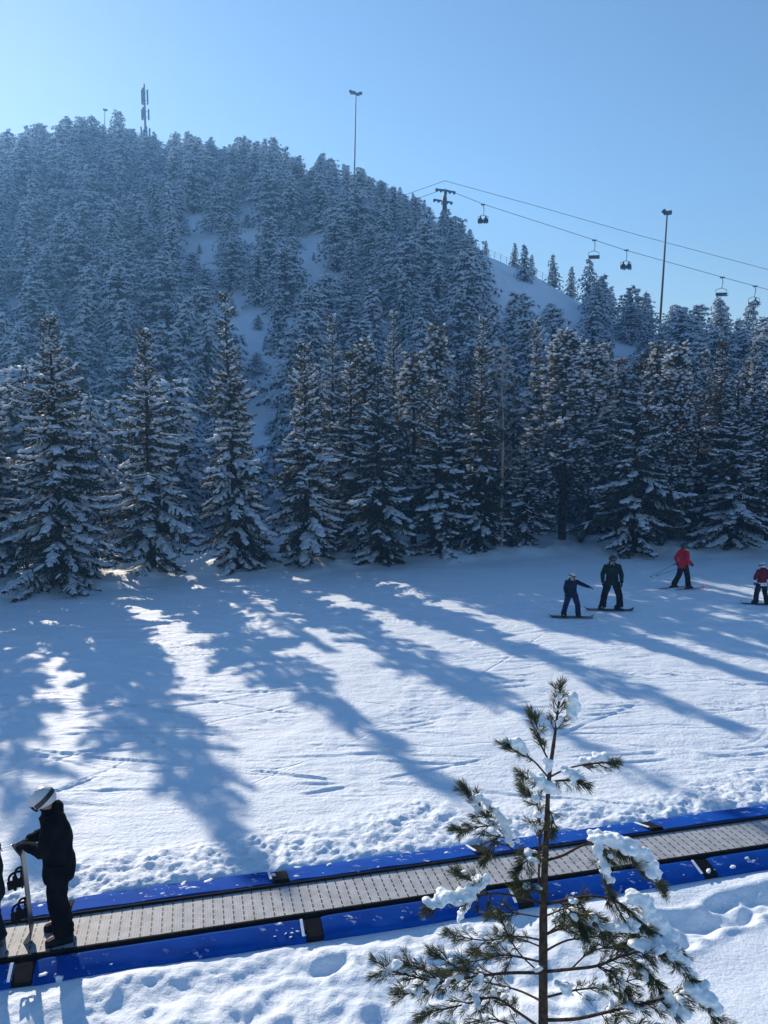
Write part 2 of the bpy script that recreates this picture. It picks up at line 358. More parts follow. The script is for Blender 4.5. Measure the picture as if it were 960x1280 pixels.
def ground_z(x, y):
    x = np.asarray(x, float); y = np.asarray(y, float)
    v = (x - CORG[0]) * CNRM[0] + (y - CORG[1]) * CNRM[1]
    z = 0.05 * fbm(x, y, 6.0, 2, 5)
    # piste: soft undulation
    z = z + 0.05 * fbm(x, y, 1.6, 3, 9) * sstep(1, 4, v)
    # chewed strip behind the conveyor
    k = sstep(.62, .92, v) * (1 - sstep(1.0, 2.3, v + 1.1 * fbm(x, y, 1.5, 2, 77)))
    lump = .75 * np.abs(fbm(x, y, .34, 5, 21, .62)) - .75 * np.abs(fbm(x, y, .42, 5, 29, .6)) + .12; z = z + k * (.05 + .12 * lump + .07 * fbm(x, y, .9, 2, 23))
    # bank in front: soft mounds and footprints
    f = sstep(-.55, -.95, v)
    sm = sstep(1.6, 3.2, x + .6 * fbm(x, y, 1.4, 2, 41))
    rough = .12 * fbm(x, y, .42, 4, 33, .52) + .08 * fbm(x, y, .8, 2, 35) + .08 * fbm(x, y, 1.7, 2, 39)
    soft = .12 * fbm(x, y, 1.5, 2, 51) + .02 * fbm(x, y, .4, 2, 52)
    z = z + f * (.03 + rough * (1 - sm) + soft * sm + .12 * sstep(7.5, 5.5, y))
    # a footprint trail across the smooth part of the bank, and pairs of single prints elsewhere
    rs = np.random.RandomState(4)
    prints = []
    for i in range(16):
        u = i / 15.0; q = (1 - u) * G(800, 1172, .05)[:2] + u * G(1010, 1098, .05)[:2] + np.array([.0, (.11 if i % 2 else -.11)]) + rs.uniform(-.04, .04, 2)
        prints.append((q[0], q[1], .21, .12, .085, .25 + rs.uniform(-.3, .3)))
    for i in range(18):
        prints.append((rs.uniform(-4.2, 2.4), rs.uniform(6.2, 8.3), rs.uniform(.12, .20), rs.uniform(.08, .12), rs.uniform(.03, .06), rs.uniform(0, 3.1)))
    near = (y > 5) & (y < 10.5) & (np.abs(x) < 9)
    if near.any():
        xn, yn, vn = x[near], y[near], v[near]; dz = np.zeros(xn.shape)
        for (a, b_, la, lb, dep, th) in prints:
            du = (xn - a) * math.cos(th) + (yn - b_) * math.sin(th); dv = -(xn - a) * math.sin(th) + (yn - b_) * math.cos(th)
            r2 = (du / la) ** 2 + (dv / lb) ** 2
            dz += dep * 1.3 * (-np.exp(-r2 ** 1.2) + .22 * np.exp(-((np.sqrt(r2) - 1.5) / .45) ** 2))
        z = z.copy(); z[near] += dz * sstep(-.75, -1.1, vn)
    # trough under the conveyor
    tr = 1 - sstep(.50, .66, np.abs(v - .11) + .17 * fbm(x, y, .5, 3, 25)); z = z * (1 - tr) - .10 * tr
    # ragged snow lapping over the pads' outer edges
    if x.ndim == 2: z = z + tracks(x, y)
    # forest bank
    tl = np.interp(x, TL_X, TL_Y) + 1.3 * fbm(x, y * .3, 3.0, 2, 61)
    bk = sstep(-1.6, .8, y - tl) * (1 - .5 * sstep(2, 9, y - tl))
    z = z + bk * (.30 + .22 * fbm(x, y, 1.3, 3, 63) + .12 * fbm(x, y, .5, 2, 65))
    # hill
    ys = np.maximum(y, 1.0); t = x / ys
    m_ = np.interp(t, _t, _m); Yr = np.interp(t, _t, _Y); Zr = CAM_H + m_ * Yr
    s = (y - FOOT) / (Yr - FOOT); sc_ = np.clip(s, 0, 1)
    prof = sc_ - .06 * np.sin(2 * math.pi * np.clip(sc_, 0, 1))
    prof = np.where(sc_ < .12, .12 * (sc_ / .12) ** 1.7 * (prof / np.maximum(sc_, 1e-6)), prof)
    hz = Zr * prof
    over = np.maximum(y - Yr, 0); hz = hz - np.minimum(.12 * over + .0016 * over ** 2, Zr + 40)
    rgh = (1.0 * fbm(x, y, 14, 3, 81) + .25 * fbm(x, y, 2.5, 2, 83)) * sstep(0, .2, s) * (1 - .7 * sstep(.75, 1.0, s))
    z = z + np.where(y > FOOT, hz + rgh, 0)
    return z
def gz(x, y): return float(ground_z(np.array([float(x)]), np.array([float(y)]))[0])

def grow(a, step, k, stop):
    out = [a]; s = step
    while abs(out[-1]) < stop: s *= k; out.append(out[-1] + s)
    return out
xs = np.concatenate([np.array(grow(-6.0, -.03, 1.045, 3000))[::-1], np.arange(-5.97, 11.0, .03), np.array(grow(11.0, .03, 1.045, 3000))])
ys = [-300, -150, -70, -35, -18, -9, -4, -1, 1.5, 3, 4, 4.6]; ys += list(np.arange(5.0, 12.8, .028)); st = .03
while ys[-1] < 3500:
    st = min(st * 1.0042, .22) if ys[-1] < 27 else min(st * 1.02, .22) if ys[-1] < 45 else (min(st * 1.02, 1.0) if ys[-1] < 190 else st * 1.25)
    ys.append(ys[-1] + st)
ys = np.array(ys)
XX, YY = np.meshgrid(xs, ys); ZZ = ground_z(XX, YY)
nx, ny = len(xs), len(ys); I = np.arange(nx * ny).reshape(ny, nx)
g = Geo(); g.add(np.stack([XX, YY, ZZ], -1), np.stack([I[:-1, :-1], I[:-1, 1:], I[1:, 1:], I[1:, :-1]], -1).reshape(-1, 4), 0, True)
ground = g.obj('snow_ground', M['ground']); tag(ground, kind='structure')

# haze: the cold air between here and the ridge
if HAZE > 0:
    hb = Geo(); hb.box((0, 40, 35), (900, 640, 172))
    hm = bpy.data.materials.new('cold_haze'); hm.use_nodes = True; hn = hm.node_tree; hn.nodes.clear()
    ho = hn.nodes.new('ShaderNodeOutputMaterial'); hv = hn.nodes.new('ShaderNodeVolumePrincipled')
    hv.inputs['Color'].default_value = (.20, .50, 1.0, 1); hv.inputs['Density'].default_value = HAZE; hv.inputs['Anisotropy'].default_value = .45
    hn.links.new(hv.outputs[0], ho.inputs['Volume'])
    hz_ = hb.obj('haze', hm); tag(hz_, kind='stuff')

# ------------------------------------------------------------------ tree builders
UP = np.array([0, 0, 1.0])
def twigs(gm, rng, base, d, ln, wd, sub=3, mat=0):
    """needle sprays: two crossed blades per twig and side blades along it"""
    n = len(base)
    if n == 0: return
    d = unit(d); sd = unit(np.cross(d, UP + rng.normal(0, .25, (n, 3)))); up = np.cross(sd, d)
    gm.diamonds(base, d, ln, wd, sd, mat); gm.diamonds(base, d, ln, wd * .8, up, mat)
    for k in range(sub):
        f = rng.uniform(.12, .85, n)
        for sg in (-1, 1):
            b2 = base + d * (ln * f)[:, None]
            d2 = unit(d * .75 + sd * sg * rng.uniform(.4, .9, n)[:, None] + up * rng.normal(-.15, .3, n)[:, None])
            s2 = unit(np.cross(d2, UP + rng.normal(0, .6, (n, 3))))
            gm.diamonds(b2, d2, ln * (1 - f * .7) * rng.uniform(.35, .6, n) + .05, wd * .85, s2, mat)

def snow_on(gm, rng, c, d, la, lb, lc, mat=0, lvl=0):
    n = len(c)
    if n == 0: return
    d = unit(d); s_ = unit(np.cross(d, UP)); u = np.cross(s_, d)
    gm.blobs(c, d * np.broadcast_to(la, (n,))[:, None], s_ * np.broadcast_to(lb, (n,))[:, None], u * np.broadcast_to(lc, (n,))[:, None], mat, rng, lvl, .2)

def spruce(seed, h, Rm, bare=0.0, snow=1.0, gap=0.0, full=1.0):
    """returns trunk, crown, snow geometry of a spruce of height h, crown radius Rm"""
    rng = np.random.default_rng(seed); T = Geo(); C = Geo(); S = Geo()
    k = 14; zz = np.linspace(0, h, k); wob = np.cumsum(rng.normal(0, .012, (k, 2)), 0) * h / 10
    axis = np.column_stack([wob[:, 0] - wob[0, 0], wob[:, 1] - wob[0, 1], zz])
    T.tube(axis, (.017 * h) * (1 - zz / h) ** .9 + .012, 8)
    z = .045 * h
    ph = rng.uniform(0, 6)
    while z < h * .985:
        t = z / h
        pr = Rm * (min(1, (1 - t) ** .95 * 1.10)) * (1 - .55 * max(0, (.24 - t) / .24) ** 1.3) * (1 + .17 * math.sin(z * 1.9 + ph) + .12 * math.sin(z * 4.7 + 2 * ph))
        if t > 1 - bare: pr = max(.35, pr * 1.15) * .75
        nb = max(4, int(round((4.4 + 4.2 * (pr / Rm)) * full)))
        if t > 1 - bare: nb = 4
        a0 = rng.uniform(0, 6.28)
        for j in range(nb):
            if rng.random() < gap: continue
            a = a0 + j * 6.283 / nb + rng.normal(0, .22); L = max(.22, pr * rng.uniform(.62, 1.22) * (1 + .28 * math.sin(2 * a + z * 1.3 + ph)))
            zb = z + rng.uniform(-.2, .2)
            out = np.array([math.cos(a), math.sin(a), 0]); side = np.array([-out[1], out[0], 0])
            el = (.75 * (t ** 2.2)) + .08 - .20 * (1 - t) + rng.normal(0, .09); dr = .34 * (1 - t) ** .6 + .08 + rng.uniform(-.06, .16)
            n = max(4, int(L / .095)); s = np.linspace(.04, 1, n)
            ctr = np.array([np.interp(zb, zz, axis[:, 0]), np.interp(zb, zz, axis[:, 1]), zb])
            sp = ctr + out * (s * L)[:, None] + side * (rng.normal(0, .06) * L * s ** 2)[:, None] + UP * (L * (el * s - dr * s ** 2 + .17 * s ** 4))[:, None]
            if t > 1 - bare or rng.random() < .35 or L > 1.4: T.tube(sp[::2] if n > 5 else sp, np.linspace(.012 + .008 * L, .005, len(sp[::2] if n > 5 else sp)), 4, cap=False)
            tg = unit(np.gradient(sp, axis=0))
            ps = snow * (.30 + .6 * min(1, t / .22) if t < .55 else .75) * (0 if rng.random() < .34 / snow ** 3 else rng.uniform(.6, 1.3)); big = rng.uniform(.7, 1.6) * (1.15 - .45 * t)
            for sg in (-1, 1):
                m = s > .13; q = m.sum()
                ln = np.clip(.46 * L * (1.02 - s[m]) * np.minimum(1, .35 + 1.3 * s[m]) + .10, .10, .62) * rng.uniform(.7, 1.25, q)
                d = tg[m] * .62 + side * sg * rng.uniform(.55, .95, q)[:, None] + UP * (rng.normal(-.38, .24, q))[:, None]
                twigs(C, rng, sp[m], d, ln * 1.1, .058, 2)
                lad = ps > 0                                     # this bough carries a load
                pk = (rng.random(q) < (.56 * snow if lad else .06)) & (s[m] > .25); dd = unit(d[pk] + UP * -.05); l2 = ln[pk]
                snow_on(S, rng, sp[m][pk] + dd * (l2 * .42)[:, None] + UP * .06, dd, l2 * rng.uniform(.36, .56, len(l2)) + .03, rng.uniform(.055, .105, len(l2)) * big, rng.uniform(.03, .055, len(l2)) * big)
            twigs(C, rng, sp[-1:], tg[-1:], np.array([.20]), .06, 2)
            if ps > 0:                                           # long loads draped along the bough
                m = (s > .28) & (rng.random(n) < ps); q = m.sum()
                snow_on(S, rng, sp[m] + UP * .05 + side * rng.normal(0, .05, q)[:, None], tg[m] + rng.normal(0, .12, (q, 3)), rng.uniform(.10, .17, q) * big, rng.uniform(.065, .13, q) * big, rng.uniform(.035, .06, q) * big)
        z += .19 + .20 * (1 - t) if t < 1 - bare else .42
    twigs(C, rng, np.array([axis[-1] - UP * .45] * 5), unit(rng.normal(0, .35, (5, 3)) + UP), np.full(5, .55), .07, 3)
    return T, C, S

def pine(seed, h, Rm, clear=.25, snow=.6, dens=1.0):
    """Scots pine: clear lower trunk, ascending irregular limbs ending in needle tufts"""
    rng = np.random.default_rng(seed); T = Geo(); C = Geo(); S = Geo()
    k = 12; zz = np.linspace(0, h, k); wob = np.cumsum(rng.normal(0, .02, (k, 2)), 0) * h / 10; wob -= wob[0]
    axis = np.column_stack([wob, zz]); T.tube(axis, .016 * h * (1 - zz / h) ** .8 + .015, 8)
    z = clear * h
    while z < h * .97:
        t = (z / h - clear) / (1 - clear); pr = Rm * max(.12, (1 - t) ** .65 * (.7 + .3 * min(1, t / .25)))
        nb = int(rng.integers(4, 7)); a0 = rng.uniform(0, 6.28)
        for j in range(nb):
            a = a0 + j * 6.283 / nb + rng.normal(0, .3); L = max(.3, pr * rng.uniform(.55, 1.2))
            out = np.array([math.cos(a), math.sin(a), 0]); side = np.array([-out[1], out[0], 0])
            n = 7; s = np.linspace(0, 1, n); zb = z + rng.uniform(-.2, .2)
            ctr = np.array([np.interp(zb, zz, axis[:, 0]), np.interp(zb, zz, axis[:, 1]), zb]); el = .2 + .5 * t + rng.normal(0, .15); dr = .30 * (1 - t) + rng.uniform(-.1, .2)
            sp = ctr + out * (s * L)[:, None] + side * (rng.normal(0, .15) * L * s ** 2)[:, None] + UP * (L * (el * s - dr * s ** 2))[:, None]
            T.tube(sp, np.linspace(.012 + .014 * L, .006, n), 5, cap=False)
            nt_ = int(L * 12 * dens) + 5; f = rng.uniform(.28, 1.0, nt_); tb = np.column_stack([np.interp(f, s, sp[:, q]) for q in range(3)])
            dd = unit(out * .6 + side * rng.normal(0, .9, nt_)[:, None] + UP * rng.normal(.12, .40, nt_)[:, None]); tl = rng.uniform(.18, .62, nt_) * (1.15 - f * .5)
            tip = tb + dd * tl[:, None]
            for b_, e_ in zip(tb[::3], tip[::3]): T.tube([b_, e_], [.007, .004], 3, cap=False)
            twigs(C, rng, tb + dd * (tl * .2)[:, None], dd, tl * .9, .05, 2)
            for r in range(11):                                  # needle tuft at each twig end
                nd = unit(dd * .8 + rng.normal(0, .75, (nt_, 3))); sd_ = unit(np.cross(nd, UP + rng.normal(0, .5, (nt_, 3))))
                C.diamonds(tip - dd * (rng.uniform(0, .28, nt_))[:, None], nd, rng.uniform(.12, .24, nt_), .042, sd_)
            pk = rng.random(nt_) < snow; q = pk.sum()
            snow_on(S, rng, tip[pk] + UP * .05, dd[pk] * np.array([1, 1, .5]), rng.uniform(.10, .21, q), rng.uniform(.07, .13, q), rng.uniform(.04, .075, q))
        z += .30 + .18 * (1 - t)
    return T, C, S

def far_tree(seed, h, Rm, kind):
    """a hillside tree in one mesh: bark 0, needles 1, snow 2"""
    rng = np.random.default_rng(seed); g = Geo()
    lean = rng.normal(0, .02, 2)
    g.tube([[0, 0, 0], [lean[0] * h, lean[1] * h, h * .96]], [.014 * h + .03, .02], 5)
    z = h * (.06 if kind == 'spruce' else .10)
    while z < h * .985:
        t = z / h
        if kind == 'spruce': pr = Rm * (1 - t) ** .8; el, dr = .45 * t, .45
        else: pr = Rm * min(1, 1.25 * (1 - t) ** .68) * (.72 + .28 * min(1, t / .3)); el, dr = .30 + .6 * t, .55
        nb = max(3, int(3 + 4.5 * pr / Rm)); a0 = rng.uniform(0, 6.28)
        for j in range(nb):
            a = a0 + j * 6.283 / nb + rng.normal(0, .3); L = max(.25, pr * rng.uniform(.55, 1.3) * (1 + .2 * math.sin(2 * a + z * 1.1)))
            out = np.array([math.cos(a), math.sin(a), 0]); side = np.array([-out[1], out[0], 0])
            if rng.random() < .08: continue
            n = max(2, int(L / .42)); f = np.linspace(.30 if n > 2 else .5, 1, n) + rng.uniform(-.08, .08, n)
            c = np.array([lean[0] * z, lean[1] * z, z + rng.uniform(-.18, .18)]) + out * (f * L)[:, None] + side * (rng.normal(0, .12, n) * L)[:, None] + UP * (L * (el * f - dr * f ** 2))[:, None]
            d = unit(out * 1.0 + side * rng.normal(0, .45, n)[:, None] + UP * (el - 1.7 * dr * f + rng.normal(0, .2, n))[:, None])
            for r in range(7):
                nd = unit(d * .55 + side * rng.normal(0, .7, n)[:, None] + out * rng.normal(0, .4, n)[:, None] + UP * rng.normal(-.30, .42, n)[:, None])
                sd_ = unit(np.cross(nd, UP + rng.normal(0, .6, (n, 3)))); g.diamonds(c - nd * .10 - UP * .07, nd, rng.uniform(.28, .60, n), rng.uniform(.09, .17, n), sd_, 1)
            pad = rng.random(n) < (.88 if kind == 'spruce' else .95) * (.85 + .2 * t)     # a loaded bough tip: three drooping fingers
            for r in range(3):
                q = pad.sum()
                dj = unit(d[pad] + side * ((r - 1) * .75 + rng.normal(0, .2, q))[:, None] + UP * rng.normal(-.42, .28, q)[:, None])
                snow_on(g, rng, c[pad] + dj * rng.uniform(.08, .26, q)[:, None] + UP * .08, dj, rng.uniform(.18, .44, q), rng.uniform(.08, .16, q), rng.uniform(.05, .10, q), 2)
            if L > .9:                                           # dark inner mass around the stem
                m2 = 5; c2 = np.array([lean[0] * z, lean[1] * z, z]) + out * (rng.uniform(.05, .5, m2) * L)[:, None] + rng.normal(0, .15, (m2, 3))
                nd = unit(rng.normal(0, 1, (m2, 3)) - UP * .3); g.diamonds(c2, nd, rng.uniform(.4, .8, m2), rng.uniform(.14, .24, m2), unit(np.cross(nd, UP + .3)), 1)
        z += .34 + .10 * (1 - t)
    tb = np.array([[lean[0] * h, lean[1] * h, h * f_] for f_ in (.86, .89, .92, .95, .95, .97, .98)]); nd = unit(rng.normal(0, .4, (7, 3)) + UP)
    snow_on(g, rng, tb[1:5] + nd[1:5] * .1, nd[1:5], .16, .07, .06, 2)
    g.diamonds(tb, nd, rng.uniform(.3, .6, 7), .09, unit(np.cross(nd, UP + .3)), 1)
    return g

# ------------------------------------------------------------------ the row of trees along the piste
protos = {}
def proto(kind, key, *args):
    """meshes of one tree, built once per key and shared by every tree that uses it"""
    if (kind, key) not in protos:
        T, C, S = (spruce if kind == 'spruce' else pine)(*args)
        nm = 'spruce' if kind == 'spruce' else 'pine'
        protos[(kind, key)] = [q.mesh(f'{nm}_{p}', [m_]) for q, p, m_ in ((T, 'trunk', M['bark']), (C, 'crown', M['spruce' if kind == 'spruce' else 'pine']), (S, 'snow', M['snow_tree']))]
    return protos[(kind, key)]
ROWG = 'trees lining the far edge of the piste'
def plant(kind, key, args, name, label, cat, x, y, h, rz, group, wide=1.0, tilt=(0, 0)):
    me = proto(kind, key, *args); k = h / args[1]
    t = thing(name, label, cat, (x, y, gz(x, y) - .12), rz, group, (k * wide, k * wide, k))
    t.rotation_euler = (tilt[0], tilt[1], rz)
    for m_, nm in zip(me, ('trunk', 'crown', 'snow_load')):
        o = bpy.data.objects.new(nm, m_); col.objects.link(o); o.parent = t
    return t
SP = {'a': (101, 10.5, 2.6, 0, 1.12, .06, 1.1), 'b': (102, 10, 2.25, 0, 1.12, .08), 'c': (103, 11.5, 1.9, .30, 1.0, .04), 'd': (104, 10, 1.95, 0, 1.12, .06, 1.1),
      'e': (105, 9.5, 2.1, 0, .9, .06, 1.1), 'f': (106, 9, 2.0, 0, .9, .08), 'g': (107, 11, 2.1, 0, .8, .1), 'h': (108, 11, 1.9, 0, 1.6, .04), 'i': (109, 11, 2.1, 0, 1.5, .08)}
PN = {'p': (201, 12, 2.5, .22, .55), 'q': (202, 11, 2.2, .18, .6), 'r': (203, 10, 2.0, .12, .5)}
# kind, mesh, base x, depth, top row, turn, width, label
ROW = [
 ('spruce', 'b', -22, 28.5, 392, .3, 1.05, 'snowy spruce cut off by the left edge, its bare lower trunk showing'),
 ('spruce', 'a', 75, 27.7, 398, 1.1, .98, 'broad bushy spruce with heavily snowed lower boughs, largest of the piste edge row'),
 ('spruce', 'b', 190, 30.2, 414, 2.0, .95, 'full conical spruce with pointed top between the broadest spruce and the bare topped one'),
 ('spruce', 'c', 297, 31.4, 368, .5, .82, 'tall spruce with sparse bare top and trunk showing through, rising highest in the row'),
 ('spruce', 'd', 385, 32.2, 428, 4.0, .95, 'slim dense spruce just right of the open snow gully with knobbly snow on top'),
 ('spruce', 'f', 440, 35.5, 440, 5.0, 1.0, 'darker spruce half hidden behind the slim dense one'),
 ('spruce', 'e', 472, 33.6, 455, .9, 1.1, 'spruce with long level snowed boughs and a forked visible trunk base'),
 ('pine', 'r', 517, 38, 440, 2.2, .95, 'dark pine top rising between two shorter front spruces'),
 ('spruce', 'f', 548, 34.6, 480, 2.7, 1.1, 'short compact spruce with drooping white branch tips, lowest of the front middle'),
 ('spruce', 'g', 600, 35.8, 437, 1.6, 1.0, 'tall narrow dark spruce beside the leafless birch'),
 ('spruce', 'g', 573, 39.5, 455, 3.3, .9, 'thin spruce standing behind the tall narrow dark one'),
 ('spruce', 'f', 655, 37.5, 545, 4.4, 1.25, 'low wide spruce under the leafless birch'),
 ('pine', 'p', 702, 39.3, 415, .4, 1.1, 'tall olive pine with bare dark trunk behind the skier group'),
 ('pine', 'q', 735, 42.5, 432, 3.0, 1.05, 'rounded pine leaning in behind the tall olive pine'),
 ('spruce', 'e', 793, 35.8, 452, 2.0, 1.15, 'wide spruce with dark bushy foot behind the rider in green'),
 ('spruce', 'g', 868, 39, 490, .2, .95, 'dark shaded spruce behind the skier in red'),
 ('spruce', 'd', 912, 36.8, 468, 5.2, 1.15, 'snow speckled spruce right of the skier in red'),
 ('pine', 'q', 957, 38.5, 470, 1.4, .95, 'dark pine cut off by the right edge of the row'),
]
for i, (kd, key, bx, Y, top, rz, wd, lab) in enumerate(ROW):
    x = P(bx, 700, Y)[0]; zt = P(bx, top, Y)[2]; h = zt - gz(x, Y) + .12
    plant(kd, key, (SP if kd == 'spruce' else PN)[key], 'spruce_tree' if kd == 'spruce' else 'pine_tree', lab, 'tree', x, Y, h, rz, ROWG, wd,
          (0, R(-1.5) if key == 'c' else 0))
# the second rank in the shade behind the row
rk = random.Random(5)
BACK = [(425, 44, 470), (495, 46, 462), (545, 47, 470), (585, 50, 452), (640, 46, 470), (668, 50, 455), (765, 47, 447), (800, 51, 440), (832, 45, 470), (855, 50, 452), (885, 46, 462), (930, 50, 448), (985, 47, 440), (1010, 41, 470),
        (610, 43, 520), (770, 41, 520), (835, 40, 560), (-60, 33, 400), (-120, 30, 400), (-230, 29, 380), (-330, 28, 380), (-180, 36, 400), (-300, 38, 390), (-440, 30, 370), (-420, 41, 400), (-140, 26.5, 380), (455, 38.5, 428), (838, 39, 432), (893, 39.5, 428), (-210, 26, 370), (-290, 26.5, 360), (-85, 29, 390), (-20, 42, 440), (395, 43, 490), (-90, 40, 430), (1040, 37, 470), (1100, 38, 480)]
for (bx, Y, top) in BACK:
    kd, key = rk.choice([('spruce', 'g'), ('pine', 'r'), ('pine', 'q'), ('spruce', 'f')])
    x = P(bx, 700, Y)[0]; h = P(bx, top, Y)[2] - gz(x, Y) + .12
    plant(kd, key, (SP if kd == 'spruce' else PN)[key], 'spruce_tree' if kd == 'spruce' else 'pine_tree',
          'dark conifer in the shaded second rank behind the piste edge row', 'tree', x, Y, h, rk.uniform(0, 6), 'second rank of conifers behind the row', rk.uniform(.9, 1.1))

MID = [(-330, 39, 330), (-240, 41, 340), (-160, 40, 345), (-70, 42, 350), (418, 43, 395), (492, 45, 392), (545, 42, 405), (600, 46, 398), (668, 44, 400), (752, 43, 432), (815, 44, 428), (872, 42, 440), (935, 43, 425), (1000, 42, 420), (1070, 44, 410), (78, 36, 440), (192, 37.5, 448), (299, 38.5, 435), (388, 38, 455), (1130, 36, 380), (1020, 47, 400)]  # ones right behind the left front spruces are unseen, added for shadow streaks
for i, (bx, Y, top) in enumerate(MID):
    kd, key = [('spruce', 'h'), ('spruce', 'i'), ('pine', 'r'), ('spruce', 'h')][i % 4]
    x = P(bx, 700, Y)[0]; h = P(bx, top, Y)[2] - gz(x, Y) + .12
    plant(kd, key, (SP if kd == 'spruce' else PN)[key], 'spruce_tree' if kd == 'spruce' else 'pine_tree',
          'tall frosted conifer at the foot of the hill forest', 'tree', x, Y, h, rk.uniform(0, 6), 'tall conifers at the foot of the hill forest', rk.uniform(.72, .9))

# leafless birch between the spruces
def bare_birch(seed, h):
    rng = np.random.default_rng(seed); T = Geo(); B = Geo()
    z = np.linspace(0, h, 14); ax = np.column_stack([np.cumsum(rng.normal(0, .03, 14)), np.cumsum(rng.normal(0, .03, 14)), z]); T.tube(ax, .085 * (1 - z / h) ** .8 + .012, 7)
    for zb in np.arange(h * .28, h * .97, .16):
        a = rng.uniform(0, 6.28); L = (.35 + 1.1 * (1 - zb / h)) * rng.uniform(.6, 1.2); o = np.array([math.cos(a), math.sin(a), 0]); s = np.linspace(0, 1, 6)
        c = np.array([np.interp(zb, z, ax[:, 0]), np.interp(zb, z, ax[:, 1]), zb]); sp = c + o * (s * L)[:, None] + UP * (L * (1.1 * s - .25 * s * s))[:, None] + rng.normal(0, .02, (6, 3)) * s[:, None]
        B.tube(sp, np.linspace(.018, .006, 6), 4, cap=False)
        for f in rng.uniform(.3, 1, 7):
            b0 = np.array([np.interp(f, s, sp[:, q]) for q in range(3)]); d = unit(o * .5 + rng.normal(0, .6, 3) + UP * .5); l2 = rng.uniform(.2, .5)
            B.tube([b0, b0 + d * l2 * .6, b0 + d * l2 + UP * -.03], [.009, .007, .004], 3, cap=False)
    return T, B
Tb, Bb = bare_birch(9, 10.5); x = P(627, 690, 36.4)[0]
t = thing('birch_tree', 'slender leafless birch with pale trunk among dark conifers', 'tree', (x, 36.4, gz(x, 36.4) - .1), 0)
t.scale = (1, 1, (P(627, 425, 36.4)[2] - gz(x, 36.4)) / 10.5)
Tb.obj('trunk', M['birch'], t); Bb.obj('crown', M['birch'], t)

# low bushes under the row
def bush(seed, h, wd):
    rng = np.random.default_rng(seed); B = Geo(); S = Geo()
    for k in range(46):
        a = rng.uniform(0, 6.28); o = np.array([math.cos(a), math.sin(a), 0]); s = np.linspace(0, 1, 5); L = rng.uniform(.5, 1) * wd
        sp = o * (s * L * rng.uniform(.4, 1))[:, None] + UP * (h * rng.uniform(.5, 1) * (s - .3 * s ** 3))[:, None] + rng.normal(0, .03, (5, 3))
        B.tube(sp, np.linspace(.012, .005, 5), 3, cap=False)
        for f in range(4):
            b0 = sp[2 + f % 3]; d = unit(o + rng.normal(0, .6, 3) + UP * .4); B.tube([b0, b0 + d * rng.uniform(.15, .35)], [.006, .003], 3, cap=False)
        if rng.random() < .4: snow_on(S, rng, sp[3:4] + UP * .03, unit(sp[4:5] - sp[3:4]), .10, .05, .03)
    return B, S
for i, (px, Y, h, wd, lab) in enumerate([(325, 32.6, .9, .8, 'bare twiggy bush between two spruces left of the gully'), (640, 36.6, 1.0, 1.1, 'bare twiggy bush at the foot of the low wide spruce'),
                                 (725, 38.0, 1.1, 1.0, 'bare bush beside the tall olive pine trunk'), (825, 36.6, .9, .8, 'bare bush behind the skis of the skier in red')]):
    B, S = bush(40 + i, h, wd); x = P(px, 700, Y)[0]
    t = thing('bush', lab, 'bush', (x, Y, gz(x, Y) - .05), 0, 'bare bushes under the row'); B.obj('branches', M['bark'], t)

# ------------------------------------------------------------------ the hill forest
FARM = [M['bark'], M['far'], M['snow_tree']]
FT = {'pine': [far_tree(300 + i, 9.5, 2.75 + .2 * i, 'pine').mesh('hill_pine', FARM) for i in range(5)],
      'spruce': [far_tree(320 + i, 9.5, 2.3 + .2 * i, 'spruce').mesh('hill_spruce', FARM) for i in range(3)]}
# open strips on the slope, as rows of points of the photograph that no tree may cover: the mown gully and the bare shoulder under the ridge
OPEN = [(245, 290, 14), (262, 312, 17), (312, 272, 15), (318, 290, 12), (388, 315, 12), (396, 328, 8), (312, 400, 9), (306, 425, 12), (310, 450, 15), (318, 480, 20), (326, 510, 22), (332, 540, 22), (335, 565, 22),
        (625, 338, 14), (650, 350, 14), (675, 362, 15), (700, 372, 14), (722, 384, 9), (715, 362, 8)]
rk = random.Random(21); placed = []; nP = nS = 0
def hill_group(px, py, t_, s):
    if s > .90: return ('snow covered {} standing along the crest of the hill against the sky', 'trees along the hill crest')
    if px < 300: return ('snow laden {} in the hazy dense forest left of the open gully', 'hillside forest left of the gully')
    if px < 640: return ('snow laden {} in the blue shaded forest right of the open gully', 'hillside forest right of the gully')
    return ('snow dusted {} on the low hillside below the chairlift', 'hillside forest below the chairlift')
SIL_X = [-60, 0, 70, 150, 172, 200, 280, 330, 400, 450, 520, 548, 566, 590, 602, 640, 700, 740, 800, 870, 900, 960, 1020]
SIL_Y = [158, 160, 140, 137, 158, 163, 160, 165, 188, 203, 240, 256, 262, 278, 312, 322, 345, 328, 345, 352, 336, 366, 370]
NC = 26000
cand_t = np.array([rk.uniform(-.66, .62) for _ in range(NC)]); cand_s = np.array([rk.random() ** .8 * 1.06 - .05 for _ in range(NC)])
cand_Y = np.interp(cand_t, _t, _Y); cand_y = FOOT - 1 + cand_s * (cand_Y - FOOT + 1); cand_x = cand_t * cand_y; cand_z = ground_z(cand_x, cand_y)
